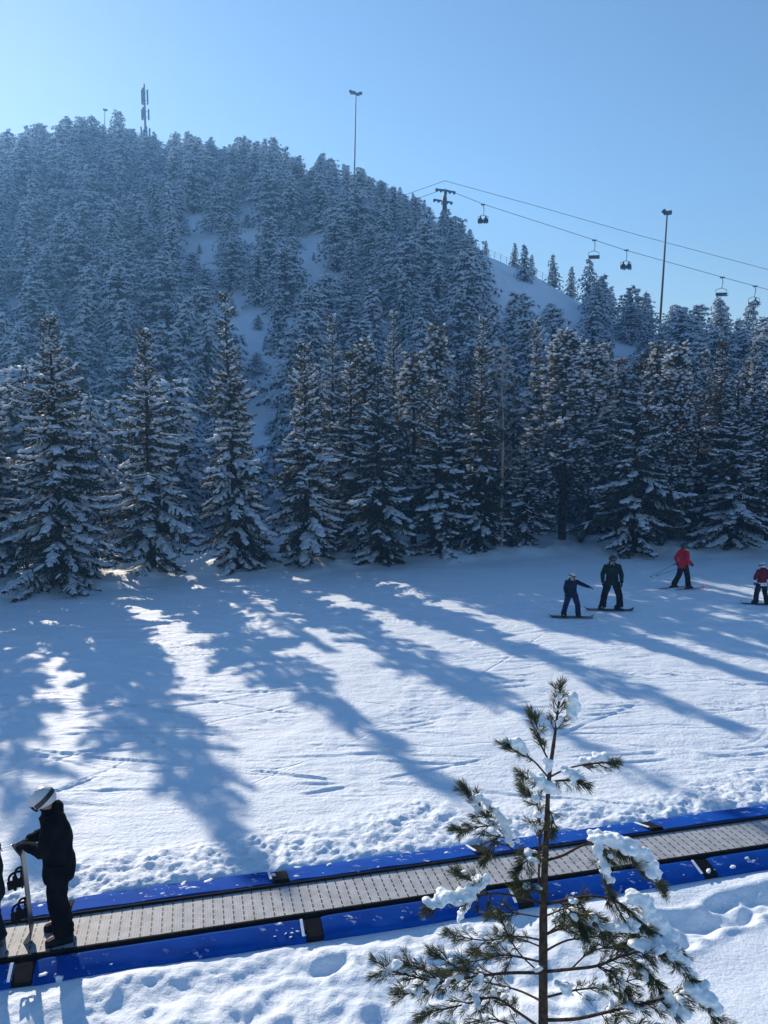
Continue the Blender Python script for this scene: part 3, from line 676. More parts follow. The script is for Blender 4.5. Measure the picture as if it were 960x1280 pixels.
for t_, s, Yr, x, y, z in zip(cand_t.tolist(), cand_s.tolist(), cand_Y.tolist(), cand_x.tolist(), cand_y.tolist(), cand_z.tolist()):
    if nP + nS >= 560: break
    if s < .0 and t_ > .05: continue
    h = rk.choice([rk.uniform(5, 8), rk.uniform(7, 9.5), rk.uniform(8, 10.5)]) * (1.0 if t_ < -.1 else .95)
    h *= 1 + .28 * min(1, max(0, (y - 110) / 90))
    if s > .93: h *= rk.uniform(.55, .95)
    if t_ > .27: h *= .86
    dm = 4.0 if s < .9 else 3.2
    if any((x - a) ** 2 + (y - b) ** 2 < dm * dm for a, b in placed): continue
    pb = proj((x, y, z)); pt = proj((x, y, z + h)); hw = FPX * 1.9 / y
    if pb[0] < -60 or pb[0] > 1020: continue
    if t_ > .08 and s > .80 and rk.random() < .55 and pb[0] < 790: continue
    bad = False
    for (ox, oy, r_) in OPEN:
        if pt[1] - 2 < oy + r_ * .3 and oy - r_ * .7 < pb[1] + 3:
            f = (oy - pt[1]) / max(1, pb[1] - pt[1]); wdt = hw * (.25 + .75 * min(1, max(0, f * 1.5)))
            if abs(pb[0] - ox) < wdt * .9 + r_ * (.85 if 380 < oy and ox < 400 else .6): bad = True; break
    if bad:
        if rk.random() > .24: continue
        h = rk.uniform(1.3, 3.0)                                 # self-seeded saplings in the openings
    kd = 'spruce' if rk.random() < (.40 if s < .9 else .75) else 'pine'
    if kd == 'spruce': nS += 1
    else: nP += 1
    if nP > 299 and kd == 'pine': nP -= 1; nS += 1; kd = 'spruce'
    sil = np.interp(pb[0], SIL_X, SIL_Y) + abs(rk.gauss(0, 19))
    if pt[1] < sil:                                              # the skyline bounds how tall a tree stands here
        h *= (pb[1] - sil) / max(1.0, pb[1] - pt[1])
        if h < 2.6: (nS, nP) = (nS - 1, nP) if kd == 'spruce' else (nS, nP - 1); continue
    placed.append((x, y)); lab, grp = hill_group(pb[0], pb[1], t_, s)
    o = bpy.data.objects.new(f'hill_{kd}', rk.choice(FT[kd])); col.objects.link(o)
    o.location = (x, y, z - .25); k = h / 9.5; wd = k * rk.uniform(.95, 1.3) * (1.15 if h < 7 else 1); o.scale = (wd, wd, k); o.rotation_euler = (rk.gauss(0, .045), rk.gauss(0, .045), rk.uniform(0, 6.28))
    tag(o, lab.format(kd), 'tree', grp)
print('hill trees', nP, nS)
# little spruces on the bare shoulder by the fence
for (px, row, hp, Yk, lab) in [(607, 318, 18, 1.0, 'tiny spruce on the bare shoulder nearest the lift tower'), (643, 338, 30, .99, 'small spruce beside the crest fence'), (664, 345, 26, .985, 'small bushy spruce just past the crest fence'),
                        (655, 374, 44, .88, 'dark slender spruce below the crest fence on the bare shoulder'), (691, 358, 40, .985, 'neat conical spruce alone on the skyline of the bare shoulder'), (714, 362, 38, .99, 'loose open spruce right of the neat conical one on the skyline'), (737, 398, 66, .93, 'tall dark spruce at the lower end of the bare shoulder')]:
    d = ray(px, row); t_ = d[0] / d[1]; Y = float(np.interp(t_, _t, _Y)) * Yk; x = t_ * Y; h = hp / FPX * Y
    o = bpy.data.objects.new('hill_spruce', FT['spruce'][int(px) % 3]); col.objects.link(o); k = h / 9.5
    o.location = (x, Y, gz(x, Y) - .1); o.scale = (k * 1.1, k * 1.1, k); o.rotation_euler = (0, 0, px); tag(o, lab, 'tree', 'little spruces on the bare shoulder')

# ------------------------------------------------------------------ conveyor lift for riders ("magic carpet")
conv = thing('conveyor_lift', 'grey slatted conveyor belt lift between blue padded sides crossing the foreground snow', 'conveyor lift', tuple(CORG), CA)
U0, U1 = -16.0, 15.0
b = Geo(); b.box(((U0 + U1) / 2, 0, .105), (U1 - U0, .60, .03)); b.obj('belt', M['belt'], conv)
for sg in (-1, 1):
    b = Geo(); b.box(((U0 + U1) / 2, sg * .32, .122), (U1 - U0, .036, .050), bev=.006); b.box(((U0 + U1) / 2, sg * .355, .05), (U1 - U0, .06, .10)); b.obj('side_rail', M['rubber'], conv)
    b = Geo(); b.box(((U0 + U1) / 2, sg * .2985, .1235), (U1 - U0, .007, .012)); b.obj('edge_strip', M['alu'], conv)
def loc_u(px, py):
    q = G(px, py, .08) - CORG; return float(q @ CDIR)
def pad(u0, u1, sg, vo):
    """one padded side panel: slopes gently outward, rounded edges, slight quilting sag"""
    n = max(6, int((u1 - u0) / .08)); us = np.linspace(u0, u1, n); prof = [(.388, .09), (.388, .125), (.398, .129), (.42, .124), (.43 * .5 + vo * .5, .098), (vo - .012, .064), (vo, .056), (vo + .004, .0), (vo - .02, -.08)]
    V = []
    for i, u in enumerate(us):
        e = min(1, min(u - u0, u1 - u) / .10); sag = .004 * math.sin(u * 5.1 + sg) + .002 * math.sin(u * 11.3)
        for (v, z) in prof: V.append((u, sg * v, z + (sag if .39 < v < vo else 0) - (1 - e) * .012))
    k = len(prof); i = np.arange(n - 1)[:, None] * k; j = np.arange(k - 1)[None, :]
    F = np.stack([i + j, i + k + j, i + k + j + 1, i + j + 1], -1).reshape(-1, 4)
    if sg < 0: F = F[:, ::-1]
    q = Geo(); q.add(V, F[:, ::-1], 0, True); q.add(V[:k] + [(u0, sg * .385, -.08)], [list(range(k + 1))], 0); q.add(V[-k:] + [(u1, sg * .385, -.08)], [list(range(k + 1))[::-1]], 0)
    return q
for sg, marks, vo in ((1, [(350, 1097), (600, 1062), (815, 1035)], .78), (-1, [(30, 1215), (390, 1153), (870, 1075)], .64)):
    us = sorted(loc_u(*m_) for m_ in marks)
    if sg < 0: us = [us[0], us[1], (us[1] + us[2]) / 2, us[2]]
    while us[0] - 2.5 > U0: us.insert(0, us[0] - 2.5)
    while us[-1] + 2.5 < U1: us.append(us[-1] + 2.5)
    for i in range(len(us) - 1): pad(us[i] + .10, us[i + 1] - .10, sg, vo).obj('side_pad', M['blue'], conv)
    for u in us:
        q = Geo(); c = (.385 + vo) / 2; q.box((u, sg * c, .05), (.196, vo - .40, .09), rotx(-sg * .29), bev=.012); q.box((u, sg * (vo - .03), -.02), (.18, .05, .12)); q.obj('joint_cover', M['rubber'], conv)
        q = Geo(); q.box((u - .125, sg * (c + .01), .113), (.03, vo - .43, .012), rotx(-sg * .30)); q.obj('white_strip', M['snow_near'], conv)  # narrow white strip along one side of each joint cover

rng = np.random.default_rng(15); q = Geo(); n_ = 130
us_ = rng.uniform(-6, 8, n_); sg_ = rng.choice([-1, 1], n_); keep = fbm(us_, sg_ * 3.0, 1.1, 2, 5) > -.12; us_, sg_ = us_[keep], sg_[keep]; n_ = len(us_)
vo_ = np.where(sg_ > 0, .78, .64); f_ = np.where(rng.random(n_) < .65, 1 - .35 * rng.random(n_) ** 2, rng.random(n_)); vv_ = .42 + (vo_ - .45) * f_; zz_ = .124 - (vv_ - .42) / (vo_ - .42) * .06
sx_ = .010 + .045 * rng.random(n_) ** 2.5; q.blobs(np.column_stack([us_, sg_ * vv_, zz_ + .002]), np.column_stack([sx_, sx_ * rng.normal(0, .4, n_), 0 * sx_]), np.column_stack([0 * sx_, sx_ * rng.uniform(.4, .9, n_), 0 * sx_]), np.column_stack([0 * sx_, 0 * sx_, sx_ * rng.uniform(.2, .4, n_)]), 0, rng, 1, .25)
tag(q.obj('snow_crumbs', M['snow_near'], conv), kind='stuff')

# ------------------------------------------------------------------ people
def skin(name, pts, edges, rad, m, parent, sub=2, root=0):
    me = bpy.data.meshes.new(name); me.from_pydata([tuple(map(float, p)) for p in pts], edges, [])
    o = bpy.data.objects.new(name, me); col.objects.link(o)
    o.modifiers.new('s', 'SKIN'); sm = o.modifiers.new('d', 'SUBSURF'); sm.levels = sm.render_levels = sub
    for i, r in enumerate(rad):
        sv = me.skin_vertices[0].data[i]; sv.radius = (r, r) if not hasattr(r, '__len__') else r; sv.use_root = (i == root)
    dg = bpy.context.evaluated_depsgraph_get(); dg.update(); me2 = bpy.data.meshes.new_from_object(o.evaluated_get(dg))
    bpy.data.objects.remove(o); bpy.data.meshes.remove(me)
    me2.materials.clear(); me2.materials.append(m)
    for p in me2.polygons: p.use_smooth = True
    r = bpy.data.objects.new(name, me2); col.objects.link(r); r.parent = parent; return r
def smooth_path(pts, rad, n=5):
    pts = np.asarray(pts, float); rad = np.asarray(rad, float); k = len(pts); P_ = []; R_ = []
    ext = np.vstack([2 * pts[0] - pts[1], pts, 2 * pts[-1] - pts[-2]])
    for i in range(k - 1):
        a, b_, c, d = ext[i:i + 4]
        for q in range(n if i < k - 2 else n + 1):
            u = q / n; P_.append(.5 * (2 * b_ + (c - a) * u + (2 * a - 5 * b_ + 4 * c - d) * u * u + (3 * b_ - a - 3 * c + d) * u ** 3)); R_.append(rad[i] + (rad[i + 1] - rad[i]) * u)
    return np.array(P_), np.array(R_)
def loft(gm, rings, n=20, mat=0, wr=0.0, seed=0):
    """rings: (centre xyz, rx, ry)"""
    rng = np.random.default_rng(seed); rings_c = np.array([r[0] for r in rings], float)
    rr, _ = smooth_path(np.column_stack([rings_c[:, 2] * 0 + np.arange(len(rings)), rings_c[:, :2]]), np.zeros(len(rings)), 4)
    idx = np.linspace(0, len(rings) - 1, len(rr)); rx = np.interp(idx, range(len(rings)), [r[1] for r in rings]); ry = np.interp(idx, range(len(rings)), [r[2] for r in rings])
    cx = np.interp(idx, range(len(rings)), rings_c[:, 0]); cy = np.interp(idx, range(len(rings)), rings_c[:, 1]); cz = np.interp(idx, range(len(rings)), rings_c[:, 2])
    th = np.arange(n) * 2 * math.pi / n; V = []
    for i in range(len(idx)):
        w_ = wr * (np.sin(th * 2 + i * .8 + seed) + .7 * np.sin(th * 5 - i * 1.1 + seed * 2) + rng.normal(0, .3, n))
        V.append(np.column_stack([cx[i] + (rx[i] + w_) * np.cos(th), cy[i] + (ry[i] + w_) * np.sin(th), np.full(n, cz[i])]))
    V = np.concatenate(V); k = len(idx); i = np.arange(k - 1)[:, None] * n; j = np.arange(n)[None]; j2 = (j + 1) % n
    F = np.stack([i + j, i + j2, i + n + j2, i + n + j], -1).reshape(-1, 4); up = cz[-1] > cz[0]
    gm.add(V, F if up else F[:, ::-1], mat, True)
    for e, s0 in ((0, 0), (1, (k - 1) * n)):
        q = np.arange(n); f = np.stack([q, (q + 1) % n, np.full(n, n)], -1); c = np.array([[cx[-e], cy[-e], cz[-e]]]) if e else np.array([[cx[0], cy[0], cz[0]]])
        gm.add(np.vstack([V[s0:s0 + n], c]), (f if (e == 1) == up else f[:, ::-1]), mat, True)
def limb(gm, pts, rad, n=12, mat=0, wr=.004, seed=0):
    P_, R_ = smooth_path(pts, rad, 6); rng = np.random.default_rng(seed); R_ = R_ + rng.normal(0, wr, len(R_)); gm.tube(P_, R_, n, mat)
def glove(gm, wrist, direction, palm_n, curl=.5, s=1.0, right=True):
    """palm, four unequal fingers bent at the knuckles, thumb from the side of the palm"""
    d = unit(direction); nrm = unit(np.asarray(palm_n, float) - d * np.dot(palm_n, d)); sd = np.cross(d, nrm) * (1 if right else -1)
    w = np.asarray(wrist, float)
    gm.blobs(np.array([w + d * .05 * s]), (d * .055 * s)[None], (sd * .045 * s)[None], (nrm * .024 * s)[None], 0, None, 1)
    gm.tube([w - d * .05 * s, w + d * .01 * s], [.043 * s, .036 * s], 10)
    for k, (o, L) in enumerate(((-.033, .062), (-.011, .074), (.011, .070), (.033, .055))):
        p0 = w + d * .085 * s + sd * o * s; a = .25 + curl * .7; pts = [w + d * .055 * s + sd * o * s * .9, p0]
        dd = d
        for q in range(3):
            ang = curl * (.75 if q == 0 else .85); dd = unit(dd * math.cos(ang) + nrm * math.sin(ang)); nrm2 = nrm
            pts.append(pts[-1] + dd * L * s * (.45, .32, .26)[q])
            nrm_ = unit(nrm - dd * np.dot(nrm, dd)); dd = dd if np.linalg.norm(nrm_) < .1 else dd
        gm.tube(pts, [.013 * s, .0135 * s, .013 * s, .012 * s, .010 * s], 8)
    t0 = w + d * .03 * s - sd * .038 * s; td = unit(d * .7 - sd * .6 + nrm * .45)
    gm.tube([t0, t0 + td * .035 * s, t0 + unit(td + nrm * curl * .6 + sd * .3) * .062 * s], [.015 * s, .0145 * s, .011 * s], 8)
def shell(gm, c, rad, Rm, th_lim, mat=0, n=28, k=12, az=(0, 2 * math.pi), th0=0.0):
    """part of an ellipsoid: from polar angle th0 down to th_lim(azimuth); azimuth 0 is the front (+Y)"""
    A = np.linspace(az[0], az[1], n + 1); V = []
    for i in range(k + 1):
        for a in A:
            lo = th0(a) if callable(th0) else th0; th = lo + (th_lim(a) - lo) * i / k
            V.append([rad[0] * math.sin(th) * math.sin(a), rad[1] * math.sin(th) * math.cos(a), rad[2] * math.cos(th)])
    V = np.array(V) @ np.asarray(Rm).T + np.asarray(c); m_ = n + 1
    i = np.arange(k)[:, None] * m_; j = np.arange(n)[None]
    gm.add(V, np.stack([i + j, i + j + 1, i + m_ + j + 1, i + m_ + j], -1).reshape(-1, 4), mat, True)
CL = {}
def cloth(c, rough=.75, spec=.2):
    if c not in CL: CL[c] = mat('fabric', c, .9, spec=.06, noise=(6, tuple(min(1, v * 1.5 + .003) for v in c), .4, .65), bump=(38, .25, .01))
    return CL[c]
M['skin'] = mat('skin', (.48, .27, .19), .55); M['white_shell'] = mat('white_helmet', (.62, .64, .67), .3, spec=.5, noise=(5, (.52, .54, .57), .4, .6)); M['black_shell'] = mat('black_helmet', (.012, .012, .014), .3, spec=.5)
M['lens'] = mat('goggle_lens', (.015, .016, .02), .12, spec=.8); M['hair'] = mat('brown_hair', (.085, .045, .025), .6, noise=(60, (.04, .02, .012), .4, .6), bump=(120, .5, .01))

def person(label, loc, rz, H, jacket, trousers, helmet='white', J=None, head_pitch=0.0, head_yaw=0.0, hem=.80, glove_c=(.01, .01, .012), band=None, hair=False, hood=True, boots=(.02, .02, .022), long_hair=False, goggles=True, bulk=1.0, curl=.4, palm=None, detail=2, group=None):
    k = H / 1.75
    j = dict(pel=(0, 0, .92), wai=(0, 0, 1.07), che=(0, .0, 1.27), nek=(0, -.005, 1.45), shR=(.185, -.01, 1.39), shL=(-.185, -.01, 1.39), elR=(.27, -.04, 1.13), elL=(-.27, -.04, 1.13), wrR=(.26, .07, .91), wrL=(-.26, .07, .91),
             hiR=(.095, 0, .88), hiL=(-.095, 0, .88), knR=(.12, .03, .50), knL=(-.12, .03, .50), anR=(.13, -.03, .10), anL=(-.13, -.03, .10), toR=(.15, .16, .05), toL=(-.15, .16, .05), hd=(0, .02, 1.625))
    if J: j.update(J)
    j = {a: np.array(v, float) * k for a, v in j.items()}
    t = thing('person', label, 'person', loc, rz, group)
    HR = rotz(head_yaw) @ rotx(-head_pitch); hc = j['hd']
    hp = lambda v: hc + HR @ (np.array(v) * k)
    # body: one continuous skinned figure
    names = ['pel', 'wai', 'che', 'nek']; pts = [j[n] for n in names]; rad = [.125, .115, .13, .058]; ed = [(0, 1), (1, 2), (2, 3)]
    def chain(st, ps, rs):
        a = st
        for p, r in zip(ps, rs): pts.append(p); rad.append(r); ed.append((a, len(pts) - 1)); a = len(pts) - 1
        return a
    h0 = chain(3, [hp((0, -.005, -.09)), hp((0, 0, 0)), hp((0, -.01, .085))], [.068, .098, .068])
    chain(h0 - 1, [hp((0, .085, -.025)), hp((0, .118, -.035))], [.030, .014]); chain(h0 - 2, [hp((0, .07, -.10))], [.036])
    for sfx in 'RL':
        dw = unit(j['wr' + sfx] - j['el' + sfx])
        chain(2, [j['sh' + sfx], j['el' + sfx], j['wr' + sfx], j['wr' + sfx] + dw * .07 * k], [.062, .044, .026, .020])
        chain(0, [j['hi' + sfx], j['kn' + sfx], j['an' + sfx], j['to' + sfx]], [.085, .058, .045, .036])
    skin('body', pts, ed, [r * k for r in rad], M['skin'], t, 1)
    # jacket
    g = Geo(); ry = lambda n, f: j[n] * 1.0
    pl = j['pel']; low = np.array([pl[0], pl[1], hem * k]); B = bulk * k
    rings = [((low[0], low[1], low[2]), .205 * B, .165 * B), ((pl[0], pl[1], pl[2]), .20 * B, .165 * B), (j['wai'], .185 * B, .150 * B), (j['che'], .205 * B, .155 * B), ((j['che'] * .35 + j['nek'] * .65), .175 * B, .125 * B), (j['nek'] - np.array([0, 0, .01 * k]), .095 * B, .09 * B), (j['nek'] + np.array([0, .01 * k, .06 * k]), .075 * B, .08 * B)]
    loft(g, rings, 26, 0, .0075 * k, 3)
    for sfx in 'RL':
        s_, e_, w_ = j['sh' + sfx], j['el' + sfx], j['wr' + sfx]; limb(g, [s_ * .75 + j['che'] * .25 + np.array([0, 0, .02 * k]), s_, (s_ + e_) / 2, e_, (e_ + w_) / 2, w_], np.array([.10, .093, .083, .074, .064, .052]) * B, 14, 0, .003 * k, ord(sfx))
    mats = [cloth(jacket)]
    g.obj('jacket', mats, t)
    if band:
        gb = Geo(); z0 = low[2] + .045 * k; loft(gb, [((low[0], low[1], z0 - .055 * k), .212 * B, .172 * B), ((low[0], low[1], z0 + .075 * k), .209 * B, .174 * B)], 22, 0, .003 * k, 3)
        for sfx in 'RL': e_, w_ = j['el' + sfx], j['wr' + sfx]; limb(gb, [e_ + (w_ - e_) * .45, e_ + (w_ - e_) * .9], np.array([.073, .062]) * B, 12, 0, 0)
        gb.obj('jacket_band', cloth(band), t)
    if hood:
        gh = Geo(); c = j['nek'] + np.array([0, -.075, .035]) * k
        gh.blobs(np.array([c, c + np.array([0, .015, -.05]) * k]), np.array([[.115, 0, 0]] * 2) * k, np.array([[0, .065, .02]] * 2) * k, np.array([[0, -.02, .085]] * 2) * k, 0, np.random.default_rng(1), 1, .06); gh.obj('hood', mats, t)
    # trousers
    g = Geo()
    loft(g, [((pl[0], pl[1], .80 * k), .165 * B, .135 * B), ((pl[0], pl[1], .90 * k), .175 * B, .14 * B), ((pl[0], pl[1], 1.02 * k), .165 * B, .135 * B)], 18, 0, .003 * k)
    for sfx in 'RL':
        h_, n_, a_ = j['hi' + sfx], j['kn' + sfx], j['an' + sfx]; limb(g, [h_ + np.array([0, 0, .04 * k]), h_ * .6 + n_ * .4, n_, n_ * .5 + a_ * .5, a_ + np.array([0, 0, .0])], np.array([.125, .118, .104, .104, .112]) * B, 14, 0, .004 * k, ord(sfx) + 3)
    g.obj('trousers', cloth(trousers), t)
    for sfx in 'RL':
        a_, to = j['an' + sfx], j['to' + sfx]; f = unit((to - a_) * np.array([1, 1, 0])); s_ = np.array([-f[1], f[0], 0]); g = Geo()
        z0 = min(a_[2], to[2]) - .05 * k; base = a_ * np.array([1, 1, 0]) + np.array([0, 0, z0])
        heel = base - f * .09 * k; toe = base + f * .20 * k
        rows = []
        for u, wd, hgt in ((0, .040, .12), (.12, .050, .17), (.35, .050, .17), (.55, .050, .11), (.8, .052, .085), (.95, .040, .07), (1.0, .022, .05)):
            p = heel + (toe - heel) * u
            rows.append([p + s_ * wd * k * x_ + np.array([0, 0, hgt * k * z_]) for x_, z_ in ((-.95, 0), (-1, .35), (-.8, .8), (-.35, 1), (.35, 1), (.8, .8), (1, .35), (.95, 0))])
        V = np.array(rows).reshape(-1, 3); i = np.arange(6)[:, None] * 8; q = np.arange(8)[None]; q2 = (q + 1) % 8
        g.add(V, np.stack([i + q, i + q2, i + 8 + q2, i + 8 + q], -1).reshape(-1, 4), 0, True); g.add(V[:8], [[0, 1, 2, 3, 4, 5, 6, 7]], 0); g.add(V[-8:], [[7, 6, 5, 4, 3, 2, 1, 0]], 0)
        g.tube([a_ + np.array([0, 0, -.01 * k]), a_ + np.array([0, 0, .11 * k])], [.06 * k, .062 * k], 10); g.obj('boot', cloth(boots, .5, .4), t)
        g = Geo(); dw = unit(j['wr' + sfx] - j['el' + sfx]); glove(g, j['wr' + sfx], dw, palm if palm is not None else ((-1, 0, 0) if sfx == 'R' else (1, 0, 0)), curl, 1.12 * k, sfx == 'R'); g.obj('glove', cloth(glove_c), t)
    # helmet, goggles, hair
    if helmet:
        hm_ = M['white_shell'] if helmet == 'white' else M['black_shell']; c = hp((0, -.008, .012))
        g = Geo(); lim = lambda a: R(78) + R(50) * (0.5 - 0.5 * math.cos(a)) ** .55 if abs(math.cos(a)) <= 1 else 0
        shell(g, c, np.array([.122, .142, .138]) * k, HR, lim); shell(g, c, np.array([.112, .132, .128]) * k, HR, lim)
        for a in (0, .35, -.35, .18, -.18): pass
        ho_ = g.obj('helmet', hm_, t)
        g = Geo()                                                # vents and rim
        for sx in (-.035, .035):
            for yy in (.05, -.01, -.07): g.blobs(np.array([c + HR @ (np.array([sx, yy, .128 - .5 * yy * yy * 9]) * k)]), (HR @ np.array([.008, 0, 0]))[None] * k, (HR @ np.array([0, .02, 0]))[None] * k, (HR @ np.array([0, 0, .008]))[None] * k, 0, None, 0)
        g.obj('vents', M['black_shell'], ho_)
        if goggles:
            g = Geo(); shell(g, c, np.array([.118, .150, .140]) * k, HR, lambda a: R(112), az=(-1.05, 1.05), th0=R(80), n=14, k=4); lo = g.obj('goggles', M['lens'], t)
            g = Geo(); shell(g, c, np.array([.127, .148, .143]) * k, HR, lambda a: R(106) - R(16) * (0.5 - .5 * math.cos(a)), az=(1.0, 2 * math.pi - 1.0), th0=lambda a: R(82) - R(12) * (0.5 - .5 * math.cos(a)), n=24, k=2); g.obj('strap', M['black_shell'], lo)
    if hair:
        g = Geo(); c = hp((0, -.015, .02)); shell(g, c, np.array([.108, .125, .120]) * k, HR, lambda a: R(70) + R(65) * (.5 - .5 * math.cos(a)))
        if long_hair:
            rng = np.random.default_rng(2)
            for q in range(40):
                a = rng.uniform(1.6, 4.7); p0 = hp((.10 * math.sin(a), .115 * math.cos(a) - .015, -.01)); g.tube([p0, p0 + np.array([0, -.02, -.10]) * k + rng.normal(0, .01, 3), p0 + np.array([0, -.035, -.22]) * k + rng.normal(0, .02, 3)], [.016 * k, .014 * k, .005 * k], 5)
        g.obj('hair', M['hair'], t)
    return t

def board_geo(L, W, camber=.012, tip=.10):
    """a snowboard or ski along +X, sole at z = 0"""
    g = Geo(); n = 26; V = []
    for i in range(n):
        u = -1 + 2 * i / (n - 1); x = u * L / 2
        e = min(1.0, (1 - abs(u)) / (.16 if W > .15 else .08)); w_ = W / 2 * (math.sqrt(max(0, 1 - (1 - e) ** 2)) * (1 - .12 * (1 - u * u)) + .02)
        lift = tip * max(0, (abs(u) - .80) / .20) ** 2 if (W > .15 or u > 0) else .015 * max(0, (abs(u) - .9) / .1)
        for (y, z) in ((-w_, 0), (w_, 0), (w_, .010), (-w_, .010)): V.append((x, y, z + lift))
    i = np.arange(n - 1)[:, None] * 4; j = np.arange(4)[None]; j2 = (j + 1) % 4
    g.add(V, np.stack([i + j2, i + j, i + 4 + j, i + 4 + j2], -1).reshape(-1, 4), 0); g.add(V[:4], [[0, 1, 2, 3]]); g.add(V[-4:], [[3, 2, 1, 0]])
    return g
def binding_geo(x, s=1.0):
    g = Geo(); g.box((x, 0, .022), (.09 * s, .20 * s, .022), bev=.006)
    for sx in (-.06, .06): g.tube([(x + sx * s, -.10 * s, .03), (x + sx * s, .07 * s, .05)], .012 * s, 6)
    th = np.linspace(0, math.pi, 12)
    for yy, hh, tilt in ((-.02, .14, .02), (.06, .09, .03)):
        g.tube(np.column_stack([x - .085 * s * np.cos(th), yy * s + tilt * np.sin(th), .03 + hh * s * np.sin(th) ** .8]), .013 * s, 6)
    hb = np.linspace(-1.2, 1.2, 9); g.tube(np.column_stack([x + .08 * s * np.sin(hb), -.06 * s - .06 * s * np.cos(hb), np.full(9, .10)]), .016 * s, 6)
    g.box((x, -.105 * s, .10 * s), (.10 * s, .014, .14 * s), rotx(.3), bev=.006)
    return g
def snowboard(label, loc, rz, L, W, colr, worn=True, sole=None):
    t = thing('snowboard', label, 'snowboard', loc, rz); m_ = mat('board_topsheet', colr, .35, spec=.5, noise=(3, tuple(v * 2 + .01 for v in colr), .45, .6))
    board_geo(L, W).obj('deck', m_, t)
    for x in (-.22, .22): binding_geo(x * L / 1.4, .85 if worn else 1).obj('binding', M['rubber'], t)
    return t
def ski(label, loc, rz, L, colr, grp):
    t = thing('ski', label, 'ski', loc, rz, grp); board_geo(L, .085, tip=.12).obj('deck', mat('ski_topsheet', colr, .35, spec=.5, noise=(3, tuple(v * 1.5 + .01 for v in colr), .45, .6)), t)
    g = Geo(); g.box((.10, 0, .035), (.07, .06, .04), bev=.008); g.obj('toe_binding', M['rubber'], t); g = Geo(); g.box((-.20, 0, .040), (.09, .065, .05), bev=.008); g.obj('heel_binding', M['rubber'], t); return t
def pole(label, a, b_, grp):
    a = np.asarray(a, float); b_ = np.asarray(b_, float); t = thing('ski_pole', label, 'ski pole', tuple(b_), 0, grp)
    d = a - b_; g = Geo(); g.tube([(0, 0, 0), tuple(d * .86)], [.006, .010], 8); g.obj('shaft', M['steel'], t)
    g = Geo(); g.tube([tuple(d * .86), tuple(d)], [.017, .018], 8); g.obj('grip', M['rubber'], t)
    g = Geo(); g.tube([tuple(d * .05), tuple(d * .062)], [.05, .045], 12); g.obj('basket', M['rubber'], t); return t

BELT_Z = .12
def on_belt(px, py):
    p = G(px, py, BELT_Z); return p
# the rider in black on the belt, facing along it to the left, leaning both hands on an upright snowboard
p0 = on_belt(75, 1170); F0 = CA + math.pi / 2 + R(4)             # local +Y turned to -CDIR
H0 = 1.70
J0 = dict(pel=(0, -.02, .92), wai=(0, -.02, 1.07), che=(0, .0, 1.27), nek=(0, .05, 1.45), hd=(0, .115, 1.595), shR=(.18, .03, 1.39), shL=(-.18, .03, 1.39), elR=(.235, .10, 1.13), elL=(-.235, .10, 1.13), wrR=(.07, .285, 1.135), wrL=(-.07, .285, 1.135),
          hiR=(.10, -.02, .88), hiL=(-.10, -.02, .88), knR=(.12, .03, .50), knL=(-.12, .0, .50), anR=(.13, -.02, .10), anL=(-.13, -.06, .10), toR=(.15, .17, .05), toL=(-.15, .13, .05))
person('rider in black with white helmet standing on the conveyor holding an upright snowboard', tuple(p0), F0, H0, (.0025, .0025, .0035), (.0025, .0025, .0035), 'white', J0, R(33), 0, .70, bulk=1.0, curl=.9, palm=(0, -.3, -1), boots=(.010, .011, .015))
fw = np.array([-math.sin(F0), math.cos(F0), 0]); bb = p0 + fw * .25
t = snowboard('dark snowboard stood on end on the belt, bindings facing left', tuple(bb + np.array([0, 0, .56]) + fw * .045), 0, 1.12, .25, (.010, .011, .014), False)
zx = unit(np.array([0, 0, 1.0]) + fw * .06); fz = unit(fw - zx * np.dot(fw, zx)); yy_ = np.cross(fz, zx)
t.matrix_world = Matrix(((zx[0], yy_[0], fz[0], t.location[0]), (zx[1], yy_[1], fz[1], t.location[1]), (zx[2], yy_[2], fz[2], t.location[2]), (0, 0, 0, 1)))
# the child ahead, mostly cut off by the picture's edge
p1 = on_belt(-9, 1188)
J1 = dict(elR=(.235, .08, 1.15), elL=(-.235, .08, 1.15), wrR=(.12, .28, 1.10), wrL=(-.12, .28, 1.10))
person('child with brown hair ahead on the conveyor, cut off by the left edge', tuple(p1), F0 - R(8), 1.34, (.012, .012, .018), (.012, .015, .03), None, J1, R(12), 0, .76, hair=True, long_hair=True, boots=(.12, .13, .14), bulk=1.08)

# riders down on the piste
def gp(px, py):
    p = G(px, py, 0); z = gz(p[0], p[1]); p = G(px, py, z + .03); return np.array([p[0], p[1], gz(p[0], p[1]) + .035])
a = gp(714, 771)
wide = dict(hiR=(.12, 0, .84), hiL=(-.12, 0, .84), knR=(.23, .04, .47), knL=(-.23, .04, .47), anR=(.27, -.02, .10), anL=(-.27, -.02, .10), toR=(.32, .16, .05), toL=(-.32, .16, .05), pel=(0, 0, .88))
person('child in navy with white helmet on a snowboard reaching out one arm', tuple(a), R(178), 1.36, (.008, .012, .035), (.010, .016, .060), 'white', dict(wide, shL=(-.19, 0, 1.38), elL=(-.43, .05, 1.28), wrL=(-.66, .10, 1.20), elR=(.26, -.02, 1.12), wrR=(.24, .10, .92), anR=(.30, -.02, .10)), R(8), R(60), .78, palm=(0, 0, -1))
snowboard('dark snowboard under the child in navy', (a[0], a[1], a[2] - .012), R(-6), 1.38, .25, (.03, .05, .05))
b_ = gp(764, 762)
